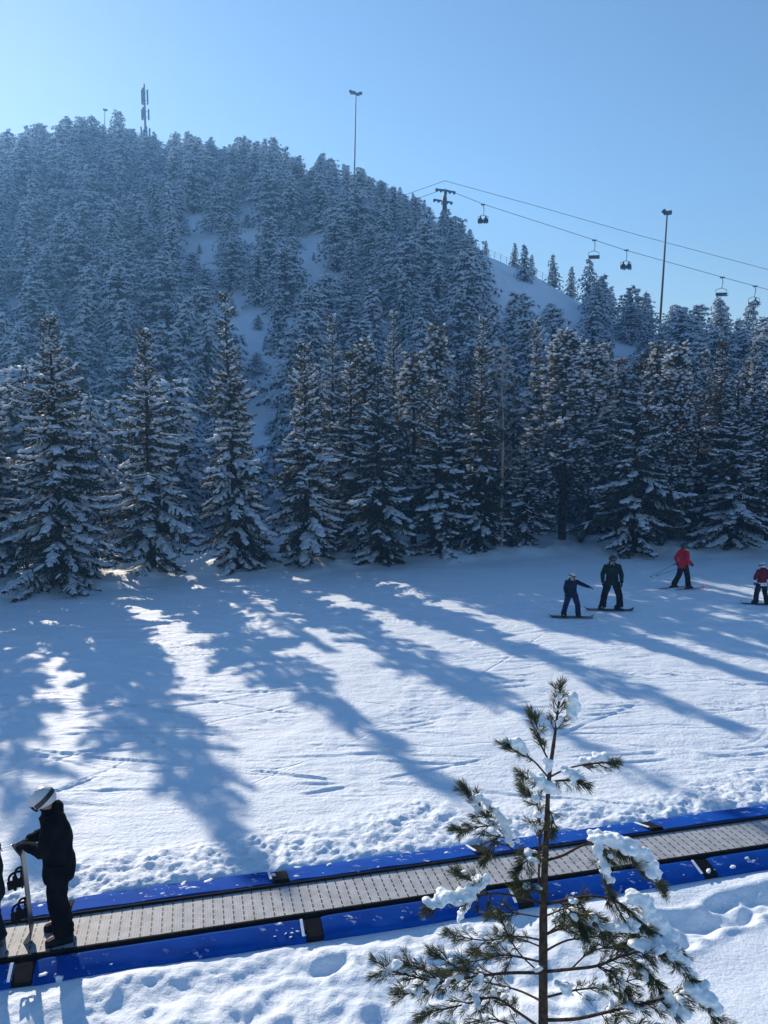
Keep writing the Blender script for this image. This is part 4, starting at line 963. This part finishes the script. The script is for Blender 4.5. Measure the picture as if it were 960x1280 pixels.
person('adult in dark green jacket and black helmet on a snowboard', tuple(b_), R(172), 1.74, (.006, .018, .013), (.006, .006, .008), 'black', dict(wide, elR=(.29, -.04, 1.12), elL=(-.29, -.04, 1.12), wrR=(.29, .05, .88), wrL=(-.29, .05, .88)), R(5), R(-8), .80, bulk=1.0)
snowboard('snowboard with upturned nose under the adult in green', (b_[0] - .08, b_[1], b_[2] - .012), R(174), 1.58, .27, (.02, .03, .05))
c = gp(853, 735)
walk = dict(hiR=(.10, 0, .88), knR=(.13, .10, .49), anR=(.16, .14, .10), toR=(.16, .33, .05), hiL=(-.10, 0, .88), knL=(-.13, -.07, .50), anL=(-.20, -.26, .10), toL=(-.20, -.07, .05), wrR=(.27, .15, .98), elR=(.30, -.06, 1.13), elL=(-.28, -.12, 1.14), wrL=(-.27, -.05, .95))
fr = R(-68); person('skier in red jacket and black helmet striding to the right', tuple(c), fr, 1.64, (.42, .012, .022), (.010, .010, .012), 'black', walk, 0, R(-10), .80)
Rz = rotz(fr)
for (lx, ly, lab) in ((.15, .22, 'red ski under the front foot of the skier in red'), (-.19, -.18, 'red ski under the rear foot of the skier in red')):
    q = c + Rz @ np.array([lx, ly, -.012]); ski(lab, (q[0], q[1], gz(q[0], q[1]) + .018), fr + math.pi / 2, 1.45, (.30, .02, .03), 'skis of the skier in red')
hR = c + Rz @ (np.array([.27, .15, .98]) * 1.64 / 1.75); hL = c + Rz @ (np.array([-.27, -.05, .95]) * 1.64 / 1.75)
pole('thin ski pole trailing from the right hand of the skier in red', hR, (c[0] - .95, c[1] + .1, gz(c[0] - .95, c[1]) + .42), 'ski poles of the skier in red')
pole('thin ski pole trailing from the left hand of the skier in red', hL, (c[0] - 1.05, c[1] + .5, gz(c[0] - 1.05, c[1] + .5) + .30), 'ski poles of the skier in red')
e = gp(951, 755)
person('rider in maroon jacket with white hem and white helmet', tuple(e), R(12), 1.38, (.10, .008, .022), (.012, .012, .018), 'white', dict(wide, knR=(.20, .03, .47), knL=(-.20, .03, .47), elR=(.32, 0, 1.15), elL=(-.32, 0, 1.15), wrR=(.28, .08, .92), wrL=(-.28, .08, .92)), R(5), 0, .80, band=(.62, .62, .66), glove_c=(.05, .05, .06))
snowboard('dark snowboard under the rider in maroon', (e[0], e[1], e[2] - .012), R(-8), 1.32, .25, (.03, .03, .035))

# ------------------------------------------------------------------ floodlights, mast, fence and chairlift on the hill
def ridge_at(px, row, k=1.0):
    d = ray(px, row); t_ = d[0] / d[1]; Y = float(np.interp(t_, _t, _Y)) * k; return t_, Y
def floodlight(label, px, toprow, px_low, row_low, Yk, heads, rp):
    t_, Y = ridge_at(px, toprow, Yk); top = P(px, toprow, Y); low = P(px_low, row_low, Y)
    dx = (low[0] - top[0]) / (low[2] - top[2]); zb = gz(low[0], Y); base = np.array([low[0] + dx * (zb - low[2]), Y, zb - .2])
    t = thing('floodlight_pole', label, 'floodlight', tuple(base)); v = top - base
    g = Geo(); g.tube([(0, 0, 0), tuple(v * .5), tuple(v)], [rp, rp * .85, rp * .6], 10); g.obj('pole', M['dark'], t)
    g = Geo(); xs_ = [h[0] for h in heads]; g.tube([tuple(v + np.array([min(xs_) - .2, 0, -.1])), tuple(v + np.array([max(xs_) + .2, 0, -.1]))], .07, 6); g.obj('crossbar', M['dark'], t)
    for (ox, oz, tl) in heads:
        g = Geo(); g.box((0, 0, 0), (.75, .32, .55), roty(tl) @ rotx(.5), bev=.06); V = roty(tl) @ rotx(.5) @ np.array([0, -.17, 0]); g.box(V, (.62, .03, .42), roty(tl) @ rotx(.5)); g.tube([(0, 0, -.1), (0, 0, -oz - .1)], .05, 6)
        o = g.obj('lamp_head', M['dark'], t); o.location = tuple(v + np.array([ox, 0, oz]))
floodlight('tall floodlight pole with two lamp heads above the middle of the hill', 445, 117, 443.5, 190, .96, [(-.95, .35, .5), (-.35, .15, .3), (.45, -.1, -.2), (.85, .05, -.1)], .17)
floodlight('tall leaning floodlight pole rising above the trees right of the chairs', 834, 266, 827, 372, .95, [(-.35, .1, .8), (.25, .0, -.2)], .17)
floodlight('small far floodlight pole among the treetops left of the mast', 131, 138, 131, 165, 1.03, [(-.1, .15, .5), (.35, .1, -.1)], .15)
# phone mast
_, Ym = ridge_at(181, 110, .97); zt = P(180, 104, Ym); xb = P(182.5, 190, Ym)[0]; zb = gz(xb, Ym); hM = zt[2] - zb
t = thing('antenna_mast', 'slender phone mast with panel antennas rising over the left crest', 'antenna mast', (xb, Ym, zb - .2))
g = Geo(); g.tube([(0, 0, 0), (zt[0] - xb, 0, hM)], [.34, .22], 10); g.obj('pole', M['steel'], t)
for zf, n_, hh, rad in ((3.0, 3, 3.6, .62), (7.2, 3, 2.6, .78), (12.2, 4, 3.4, .9)):
    c = (zt[0] - xb) * (hM - zf) / hM; g = Geo()
    for q in range(n_):
        a = .5 + q * 6.283 / n_; g.tube([(c, 0, hM - zf + hh * .25), (c + rad * math.cos(a), rad * math.sin(a), hM - zf + hh * .25)], .06, 6); g.tube([(c, 0, hM - zf - hh * .25), (c + rad * math.cos(a), rad * math.sin(a), hM - zf - hh * .25)], .06, 6)
        g.tube([(c + rad * math.cos(a), rad * math.sin(a), hM - zf - hh * .5), (c + rad * math.cos(a), rad * math.sin(a), hM - zf + hh * .5)], .05, 6)
    g.obj('bracket', M['steel'], t)
    for q in range(n_):
        a = .5 + q * 6.283 / n_; g = Geo(); g.box((0, 0, 0), (.52, .3, hh), rotz(a + 1.57), bev=.04); o = g.obj('panel_antenna', M['panel'] if q % 2 else M['steel'], t); o.location = (c + (rad + .16) * math.cos(a), (rad + .16) * math.sin(a), hM - zf)
# crest fence
t = thing('snow_fence', 'thin post fence with net along the bare crest', 'fence', (0, 0, 0)); fp = []
for px in np.linspace(603, 700, 14):
    row = np.interp(px, [560, 600, 680, 745], [287, 316, 352, 390]); t_, Y = ridge_at(px, row, .995); x = t_ * Y; z = gz(x, Y); fp.append(np.array([x, Y, z]))
    g = Geo(); hh = 1.2 if int(px) % 3 else 1.8; g.tube([(x, Y, z - .3), (x + .05, Y, z + hh)], .028, 6); g.obj('post', M['dark'], t)
g = Geo()
for hh in (.4, .75, 1.1): g.tube([p + np.array([0, 0, hh]) for p in fp], .012, 4)
g.obj('net', M['dark'], t)
# chairlift: tower, ropes, chairs
YT = 128.0; tb = P(556, 246, YT); zb = gz(tb[0], YT)
t = thing('lift_tower', 'dark chairlift tower with crossarm at the top of the bare shoulder', 'lift tower', (tb[0], YT, zb - .2)); hT = tb[2] - zb + .2
g = Geo(); g.tube([(0, 0, 0), (0, 0, hT)], [.42, .34], 12); g.obj('pole', M['dark'], t)
g = Geo(); g.box((0, 1.4, hT + .15), (.5, 5.6, .45), bev=.08); g.obj('crossarm', M['dark'], t)
for yy in (-1.3, 4.1):
    g = Geo(); g.box((0, yy, hT + .55), (3.2, .16, .3), roty(R(9)), bev=.05)
    for q in np.linspace(-1.4, 1.4, 5): g.tube([(q, yy - .1, hT + .42 - q * .158), (q, yy + .1, hT + .42 - q * .158)], .24, 12)
    g.obj('sheave_train', M['dark'], t)
ropeA = [P(556, 236, YT - 1.3), P(605, 255.5, 125), P(743, 300, 122), P(781, 312.5, 121.5), P(903, 346.5, 119), P(960, 362, 118), P(1060, 387, 116)]
ropeB = [P(556, 226, YT + 4.1), P(658, 254, 131), P(800, 294.5, 129), P(960, 337, 126.5), P(1060, 362, 125)]
endL = np.array([tb[0] - 45, YT + 40, tb[2] - 3])
for pts, lab in ((ropeA, 'near haul rope of the chairlift carrying the chairs'), (ropeB, 'far haul rope of the chairlift, higher in the sky')):
    pp = [endL + (0 if pts is ropeA else 5)] + list(pts); g = Geo(); g.tube(pp, .04, 5); tag(g.obj('haul_rope', M['steel']), lab, 'cable')
def chair(label, px, row, Y):
    q = P(px, row, Y); t = thing('lift_chair', label, 'lift chair', tuple(q), R(-8), 'chairs on the chairlift'); s_ = 1.0
    g = Geo(); g.box((0, 0, .02), (.7, .16, .22), bev=.05); g.obj('grip', M['dark'], t)
    g = Geo(); g.tube([(0, 0, 0), (.12, .1, -.5), (.12, .35, -1.1), (.05, .35, -1.5)], .055, 8); g.obj('hanger', M['steel'], t)
    g = Geo()
    for sx in (-.8, .8): g.tube([(sx * .2, .35, -1.5), (sx, .35, -1.75), (sx, .35, -2.5), (sx, .1, -2.75), (sx, -.35, -2.72), (sx, -.38, -2.4), (sx, .3, -2.3)], .045, 7)
    g.tube([(-.16, .35, -1.5), (.16, .35, -1.5)], .05, 6); g.obj('frame', M['steel'], t)
    g = Geo(); g.box((0, -.05, -2.72), (1.64, .5, .07), bev=.02); g.obj('seat', M['dark'], t)
    g = Geo(); g.box((0, .27, -2.38), (1.64, .06, .45), rotx(-.15), bev=.02); g.obj('backrest', M['dark'], t)
    return t, q
def lift_rider(label, q, dx):
    t = thing('person', label, 'person', (q[0] + dx * math.cos(R(-8)), q[1] - .05 + dx * math.sin(R(-8)), q[2] - 2.62), R(172), 'riders seated on the chairlift')
    pts = [(0, 0, .05), (0, .02, .3), (0, .0, .52), (0, -.01, .66), (0, .0, .78), (0, 0, .88), (.22, .02, .5), (.28, .14, .26), (.2, .36, .2), (-.22, .02, .5), (-.28, .14, .26), (-.2, .36, .2), (.11, .05, .04), (.13, .48, .05), (.14, .55, -.36), (.14, .74, -.42), (-.11, .05, .04), (-.13, .48, .05), (-.14, .55, -.36), (-.14, .74, -.42)]
    ed = [(0, 1), (1, 2), (2, 3), (3, 4), (4, 5), (2, 6), (6, 7), (7, 8), (2, 9), (9, 10), (10, 11), (0, 12), (12, 13), (13, 14), (14, 15), (0, 16), (16, 17), (17, 18), (18, 19)]
    rad = [.18, .18, .18, .08, .11, .08] + [.09, .075, .06] * 2 + [.12, .10, .09, .07] * 2
    skin('body', pts, ed, rad, cloth((.012, .013, .018)), t, 1)
    g = Geo(); shell(g, np.array([0, 0, .83]), np.array([.14, .16, .15]), np.eye(3), lambda a: R(80) + R(40) * (.5 - .5 * math.cos(a)), n=16, k=6); g.obj('helmet', M['black_shell'], t)
    for sx in (-.14, .14):
        o = board_geo(1.5, .10, tip=.12); o = o.obj('ski', M['rubber'], t); o.location = (sx, .85, -.52); o.rotation_euler = (0, R(12), R(90))
ON = {602: 'next to the lift tower', 743: '', 781: 'in the middle of the rope', 903: '', 943: 'last before the right edge'}
for px, row, Y, lab, ds in [(604, 256, 125.0, 'lift chair with two riders nearest the lift tower', (-.42, .42)), (743, 300.5, 122, 'empty lift chair hanging left of the occupied middle one', ()), (783, 313, 121.5, 'lift chair with two riders right of the empty one, left of the leaning pole', (-.42, .42)),
                     (903, 347, 119, 'empty lift chair just above the right hand treetops', ()), (944, 358, 118.4, 'lift chair with one rider above the treetops, last before the picture edge', (.1,))]:
    t, q = chair(lab, px, row, Y)
    for i, dx in enumerate(ds):
        lift_rider({604: ('left hand', 'right hand')[i] + ' rider on the chair nearest the lift tower', 783: ('left hand', 'right hand')[i] + ' rider on the chair right of the empty one', 944: 'lone rider on the chair above the treetops'}[px], q, dx)

# ------------------------------------------------------------------ the young pine in the foreground
SY = 5.0
def S_(cx, cy, dy=0.0): return P(460 + cx / 2.087, 840 + cy / 2.087, SY + dy)
rng = np.random.default_rng(77)
sx0, _z = S_(457, 918)[0], 0
sap = thing('young_pine', 'young snow laden pine sapling with sparse needle tufts in the foreground', 'tree', (0, 0, 0))
TG, BG, NG, SG = Geo(), Geo(), Geo(), Geo()
trunk = [S_(500, 62), S_(494, 110), S_(486, 175), S_(474, 262), S_(469, 330), S_(466, 410), S_(462, 490), S_(458, 600), S_(457, 720), S_(457, 918)]
base = np.array([S_(457, 918)[0] + .02, SY + .05, gz(S_(457, 918)[0], SY) - .1]); trunk.append((trunk[-1] + base) / 2 + np.array([.012, 0, 0])); trunk.append(base)
tp, tr_ = smooth_path(trunk, [.006, .008, .011, .014, .016, .019, .022, .026, .030, .034, .042, .048], 5)
TG.tube(tp, tr_ + rng.normal(0, .0008, len(tr_)), 10)
def needles(axis_a, axis_b, n, ln=.058, spread=.75):
    """needles round one shoot from a to b, pointing towards its tip"""
    a = np.asarray(axis_a); b_ = np.asarray(axis_b); d = unit(b_ - a); L = np.linalg.norm(b_ - a)
    f = rng.random(n) ** .8; r = unit(np.cross(d, rng.normal(0, 1, (n, 3)))); an = rng.uniform(.35, 1.0, n) * spread * (1.15 - .4 * f)
    nd = unit(d * np.cos(an)[:, None] + r * np.sin(an)[:, None] + UP * rng.normal(-.05, .08, n)[:, None]); sd_ = unit(np.cross(nd, rng.normal(0, 1, (n, 3))))
    NG.diamonds(a + d * (f * L)[:, None] + r * .003, nd, ln * rng.uniform(.7, 1.25, n), .0036, sd_)
def shoots(pts, f0, every, ln, hang=0.0, dens=1.0, spread=1.0):
    pp, _ = smooth_path(pts, np.zeros(len(pts)), 8); seg = np.concatenate([[0], np.cumsum(np.linalg.norm(np.diff(pp, axis=0), axis=1))]); Lt = seg[-1]
    at = lambda s_: np.array([np.interp(s_, seg, pp[:, q]) for q in range(3)]); s_ = Lt * f0
    while s_ < Lt:
        p = at(s_); tg = unit(at(min(Lt, s_ + .02)) - at(max(0, s_ - .02))); side = unit(np.cross(tg, UP + rng.normal(0, .2, 3)))
        for sg in (-1, 1):
            d = unit(tg * .9 + side * sg * rng.uniform(.4, .95) * spread + UP * rng.normal(.10 - hang, .22)); l2 = ln * rng.uniform(.6, 1.25) * (1 - .35 * s_ / Lt)
            e = p + d * l2; BG.tube([p, p + d * l2 * .5 + UP * -.004, e], [.0045, .0035, .002], 5, cap=False); needles(p + d * l2 * .15, e, int(l2 * 420 * dens))
            if rng.random() < .16:
                for r_ in range(3): SG.blobs((p + d * l2 * rng.uniform(.2, .8) + UP * .012 + rng.normal(0, .008, 3))[None], np.array([[rng.uniform(.014, .030), 0, 0]]), np.array([[0, rng.uniform(.014, .028), 0]]), np.array([[0, 0, rng.uniform(.010, .018)]]), 0, rng, 1, .1)
            if rng.random() < .5 and l2 > .09:
                d2 = unit(d + rng.normal(0, .5, 3)); needles(p + d * l2 * .5, p + d * l2 * .5 + d2 * l2 * .6, int(l2 * 260 * dens)); BG.tube([p + d * l2 * .5, p + d * l2 * .5 + d2 * l2 * .55], [.003, .0015], 4, cap=False)
        s_ += every * rng.uniform(.75, 1.3)
    for q in range(4):
        d = unit(tg + rng.normal(0, .33, 3) - UP * hang * .5); needles(at(Lt - .01), at(Lt) + d * ln * .8, int(ln * 520 * dens)); BG.tube([at(Lt), at(Lt) + d * ln * .75], [.0035, .0015], 4, cap=False)
def branch(pts, r0, f0=.45, every=.06, ln=.14, hang=0.0, dens=1.0, r1=.004, spread=1.0):
    p3 = [S_(*q) for q in pts]; pp, _ = smooth_path(p3, np.zeros(len(p3)), 7); BG.tube(pp, np.linspace(r0, r1, len(pp)), 7); shoots(p3, f0, every, ln, hang, dens, spread)
def load(pts, r, h=.6, n=9, off=.03):
    """a lumpy snow load lying along a line: pts (cx, cy, dy), r radius in metres"""
    p3 = np.array([S_(*q) for q in pts]); rr = np.broadcast_to(r, (len(p3),)) * .86; pp, rp = smooth_path(p3, rr, n) if len(p3) > 1 else (p3, rr)
    for p, q in zip(pp, rp):
        for r_ in range(7 if len(pts) == 1 else 4):
            k = q * rng.uniform(.34, .78); c = p + UP * off * .5 + rng.normal(0, .42, 3) * q * np.array([1, 1, .55])
            SG.blobs(c[None], np.array([[k, 0, 0]]), np.array([[0, k, 0]]), np.array([[0, 0, k * h * rng.uniform(.75, 1.2)]]), 0, rng, 1, .08)
# crown top and upper whorl
shoots([S_(486, 170), S_(494, 110), S_(500, 60)], .15, .045, .10, 0, 1.15, .9); load([(528, 70, 0), (540, 95, .01), (530, 120, 0)], [.055, .045, .04], .9, 3); load([(535, 128, 0)], .042, .8); load([(492, 52, .0)], .02, .8)
branch([(476, 240, 0), (452, 190, -.02), (438, 130, -.03)], .007, .3, .05, .11, -.1, 1.1); load([(470, 160, -.05), (455, 170, -.05)], [.05, .035], .7, 3)
branch([(470, 275, 0), (432, 232, -.05), (400, 215, -.08), (372, 200, -.1)], .007, .5, .05, .10); load([(360, 186, -.1), (385, 190, -.1), (398, 206, -.1)], [.035, .055, .04], .8, 3)
branch([(472, 275, 0), (520, 252, .05), (575, 240, .06), (622, 236, .05)], .007, .6, .05, .10, .25); load([(556, 238, .05), (590, 226, .05), (622, 230, .05)], [.03, .06, .04], .55, 4)
branch([(472, 288, 0), (505, 282, -.08), (540, 284, -.12)], .006, .35, .05, .11, .35); load([(510, 262, -.1), (535, 268, -.1), (560, 285, -.1)], [.035, .045, .03], .7, 3)
branch([(470, 300, 0), (440, 290, -.08), (408, 272, -.12)], .006, .4, .05, .10, .2); load([(430, 282, -.12), (475, 305, -.1), (490, 320, -.08)], [.045, .06, .04], .8, 3); load([(470, 235, -.05), (470, 258, -.05)], [.04, .035], 1., 3)
branch([(445, 560, .02), (447, 470, -.03), (449, 400, -.05), (440, 340, -.08), (425, 320, -.1)], .008, .45, .055, .12, .35, 1.1); load([(432, 335, -.12), (440, 415, -.1)], [.045, .045], .8, 2)
branch([(468, 350, 0), (482, 382, -.06), (480, 400, -.08)], .005, .3, .05, .08, .4)
# left cluster, right drooping arm
branch([(460, 480, 0), (420, 478, .12), (375, 462, .2), (350, 420, .25), (310, 380, .28), (268, 325, .3)], .009, .42, .06, .16, .1, 1.2); branch([(330, 400, .26), (285, 405, .26), (252, 412, .25)], .005, .2, .05, .12, .1, 1.2); branch([(345, 425, .25), (330, 440, .22), (315, 470, .2)], .005, .2, .05, .11, .3, 1.2)
load([(295, 335, .3), (340, 375, .28), (362, 410, .25), (372, 455, .22)], [.04, .05, .055, .035], .9, 3); load([(285, 372, .25), (310, 390, .22), (335, 425, .2)], [.03, .028, .03], .7, 1)
branch([(464, 492, 0), (510, 478, -.05), (560, 452, -.1), (600, 448, -.12), (660, 462, -.12), (715, 500, -.1), (758, 545, -.08)], .010, .40, .055, .15, .75, 1.25); load([(585, 440, -.12), (625, 440, -.12), (668, 455, -.12), (705, 478, -.11), (735, 515, -.1), (755, 545, -.09)], [.05, .065, .07, .075, .065, .04], .75, 5, .05)
branch([(590, 450, -.12), (608, 490, -.14), (625, 535, -.15), (632, 570, -.15)], .006, .2, .06, .11, .6, 1.1); load([(600, 470, -.16), (615, 510, -.17), (628, 552, -.17)], [.04, .05, .04], .9, 3)
branch([(460, 470, 0), (430, 480, -.15), (405, 500, -.22)], .006, .4, .05, .12, .3, 1.1); branch([(450, 550, 0), (430, 562, -.2), (412, 560, -.3)], .006, .4, .05, .13, .2, 1.1)
# middle whorl
branch([(455, 605, 0), (400, 588, -.1), (330, 578, -.2), (262, 590, -.28), (178, 608, -.34)], .010, .55, .07, .12, .3, .9); branch([(320, 580, -.2), (285, 555, -.22), (255, 535, -.22)], .005, .3, .05, .12, -.1)
load([(300, 545, -.24), (285, 565, -.26), (255, 590, -.28), (215, 590, -.31), (175, 605, -.34), (160, 622, -.34)], [.045, .055, .07, .065, .055, .03], .7, 4); load([(262, 600, -.28), (250, 630, -.28), (240, 650, -.28)], [.05, .035, .025], 1.0, 3)
branch([(458, 608, 0), (520, 594, -.1), (590, 585, -.16), (655, 602, -.2), (710, 650, -.2), (760, 690, -.18), (798, 722, -.16)], .011, .42, .06, .16, .6, 1.2); load([(690, 590, -.2), (715, 612, -.2), (740, 645, -.19), (765, 672, -.18), (790, 710, -.17)], [.055, .075, .075, .07, .05], .8, 5, .06)
branch([(500, 600, -.05), (530, 625, -.2), (548, 650, -.28)], .006, .25, .05, .14, .3, 1.3); load([(530, 605, -.25), (575, 655, -.22)], [.04, .05], .7, 1); branch([(545, 592, -.12), (580, 640, -.2), (600, 660, -.24)], .005, .3, .05, .13, .4, 1.2); load([(610, 668, -.25), (650, 672, -.25), (690, 672, -.24)], [.045, .05, .045], .7, 3)
branch([(640, 598, -.2), (668, 645, -.22), (700, 690, -.22), (742, 712, -.2)], .006, .2, .06, .13, .6, 1.2)
branch([(455, 790, 0), (405, 745, -.08), (372, 700, -.12), (352, 655, -.14)], .006, .6, .06, .12, 0); branch([(452, 640, 0), (390, 630, .1), (340, 625, .15)], .006, .5, .06, .12, .2, .9)
branch([(456, 700, 0), (390, 690, .12), (310, 700, .2), (235, 690, .24)], .007, .45, .07, .14, .1, .8); load([(290, 692, .2), (340, 640, .14)], [.035, .035], .7, 1); load([(262, 672, .22)], .04, .6)
branch([(458, 690, 0), (500, 660, .1), (545, 650, .16)], .006, .4, .06, .13, .1, 1.); branch([(458, 730, 0), (520, 700, .15), (600, 690, .25), (680, 680, .3)], .008, .4, .07, .15, .2, .8); load([(560, 690, .2), (640, 682, .28)], [.04, .05], .6, 1)
# lower whorls
branch([(455, 785, 0), (375, 785, -.12), (300, 792, -.2), (190, 808, -.28), (120, 795, -.32), (52, 778, -.36)], .012, .35, .075, .15, .05, .9)
for (q, r) in [((75, 770, -.36), .035), ((55, 778, -.36), .025), ((130, 825, -.3), .035), ((165, 818, -.3), .055), ((185, 838, -.28), .045), ((240, 802, -.24), .04), ((280, 812, -.22), .045), ((210, 760, -.2), .03)]: load([q], r, .75)
branch([(300, 792, -.2), (230, 770, -.22), (190, 745, -.24)], .006, .3, .06, .12); branch([(190, 808, -.28), (150, 780, -.3), (110, 765, -.3)], .005, .2, .06, .11); branch([(200, 806, -.28), (150, 835, -.3), (100, 838, -.32)], .005, .2, .06, .11)
branch([(460, 782, 0), (530, 775, -.12), (600, 766, -.2), (670, 738, -.26), (740, 728, -.3), (800, 752, -.3), (848, 800, -.28)], .012, .35, .065, .16, .45, 1.15); load([(690, 718, -.28), (735, 722, -.3), (790, 740, -.3), (820, 770, -.29), (845, 798, -.28)], [.045, .06, .07, .07, .045], .75, 4, .05)
branch([(600, 766, -.2), (640, 790, -.24), (668, 830, -.26)], .006, .2, .06, .14, .4, 1.1); branch([(670, 738, -.26), (720, 770, -.28), (745, 800, -.28)], .006, .2, .06, .14, .5, 1.1); branch([(530, 775, -.1), (580, 730, -.14), (640, 715, -.16)], .006, .35, .06, .13, .1)
branch([(458, 908, 0), (540, 905, -.12), (620, 888, -.22), (700, 868, -.3), (760, 855, -.34), (830, 842, -.36), (900, 892, -.34)], .013, .35, .065, .16, .45, 1.1); load([(775, 858, -.36), (800, 880, -.36), (820, 905, -.36)], [.06, .07, .06], .9, 3); load([(845, 832, -.36), (872, 850, -.35), (895, 875, -.35), (908, 890, -.34)], [.055, .075, .07, .045], .8, 4, .05)
branch([(458, 935, 0), (395, 890, -.14), (330, 850, -.24), (250, 868, -.3), (170, 885, -.34)], .011, .35, .07, .15, .15, .95); branch([(457, 950, 0), (400, 935, .2), (320, 905, .3), (230, 925, .36)], .010, .35, .07, .15, .1, .9); load([(350, 852, -.24), (280, 850, -.28), (300, 905, .3)], [.035, .04, .04], .7, 1)
branch([(458, 850, 0), (540, 830, .16), (620, 820, .3), (700, 800, .4)], .009, .35, .07, .15, .15, .9); branch([(456, 860, 0), (390, 830, .2), (310, 810, .32), (220, 790, .4)], .009, .4, .07, .15, .1, .8); load([(520, 830, .12), (560, 850, -.2), (640, 870, -.2)], [.05, .04, .045], .7, 1)
branch([(457, 980, 0), (560, 960, -.2), (660, 940, -.36), (760, 935, -.45)], .012, .35, .07, .16, .3, 1.); branch([(457, 1000, 0), (350, 990, -.2), (250, 980, -.34)], .012, .35, .07, .16, .2, 1.)
load([(440, 780, -.04)], .035, .9); load([(505, 820, -.1), (520, 838, -.12)], [.045, .05], .8, 2); load([(680, 878, -.3), (700, 885, -.3)], [.04, .035], .7, 2)
for k in range(6):                                              # thin inner shoots low on the stem
    cy = rng.uniform(620, 930); a = rng.uniform(0, 6.28); L = rng.uniform(60, 190); sg = 1 if math.cos(a) > 0 else -1
    branch([(457, cy, 0), (457 + sg * L * .5, cy - 18, math.sin(a) * .15), (457 + sg * L, cy - rng.uniform(0, 40), math.sin(a) * .3)], .006, .45, .06, .13, .1, .9)
TG.obj('trunk', M['sapbark'], sap); BG.obj('branches', M['sapbark'], sap); NG.obj('needles', M['sap'], sap)
so = SG.obj('snow_load', M['snow_near'], sap)
rm = so.modifiers.new('r', 'REMESH'); rm.mode = 'VOXEL'; rm.voxel_size = .0075; sm_ = so.modifiers.new('s', 'SMOOTH'); sm_.factor = .6; sm_.iterations = 3
dg = bpy.context.evaluated_depsgraph_get(); dg.update(); me2 = bpy.data.meshes.new_from_object(so.evaluated_get(dg)); so.modifiers.clear(); so.data = me2
co = np.empty(len(me2.vertices) * 3, np.float32); me2.vertices.foreach_get('co', co); co = co.reshape(-1, 3); no = np.empty(len(me2.vertices) * 3, np.float32); me2.vertices.foreach_get('normal', no); no = no.reshape(-1, 3)
am = .010 * fbm(co[:, 0] + .7 * co[:, 2], co[:, 1] + .9 * co[:, 2], .045, 3, 71, .6); me2.vertices.foreach_set('co', (co + no * am[:, None]).astype(np.float32).ravel()); me2.update()
for p in me2.polygons: p.use_smooth = True
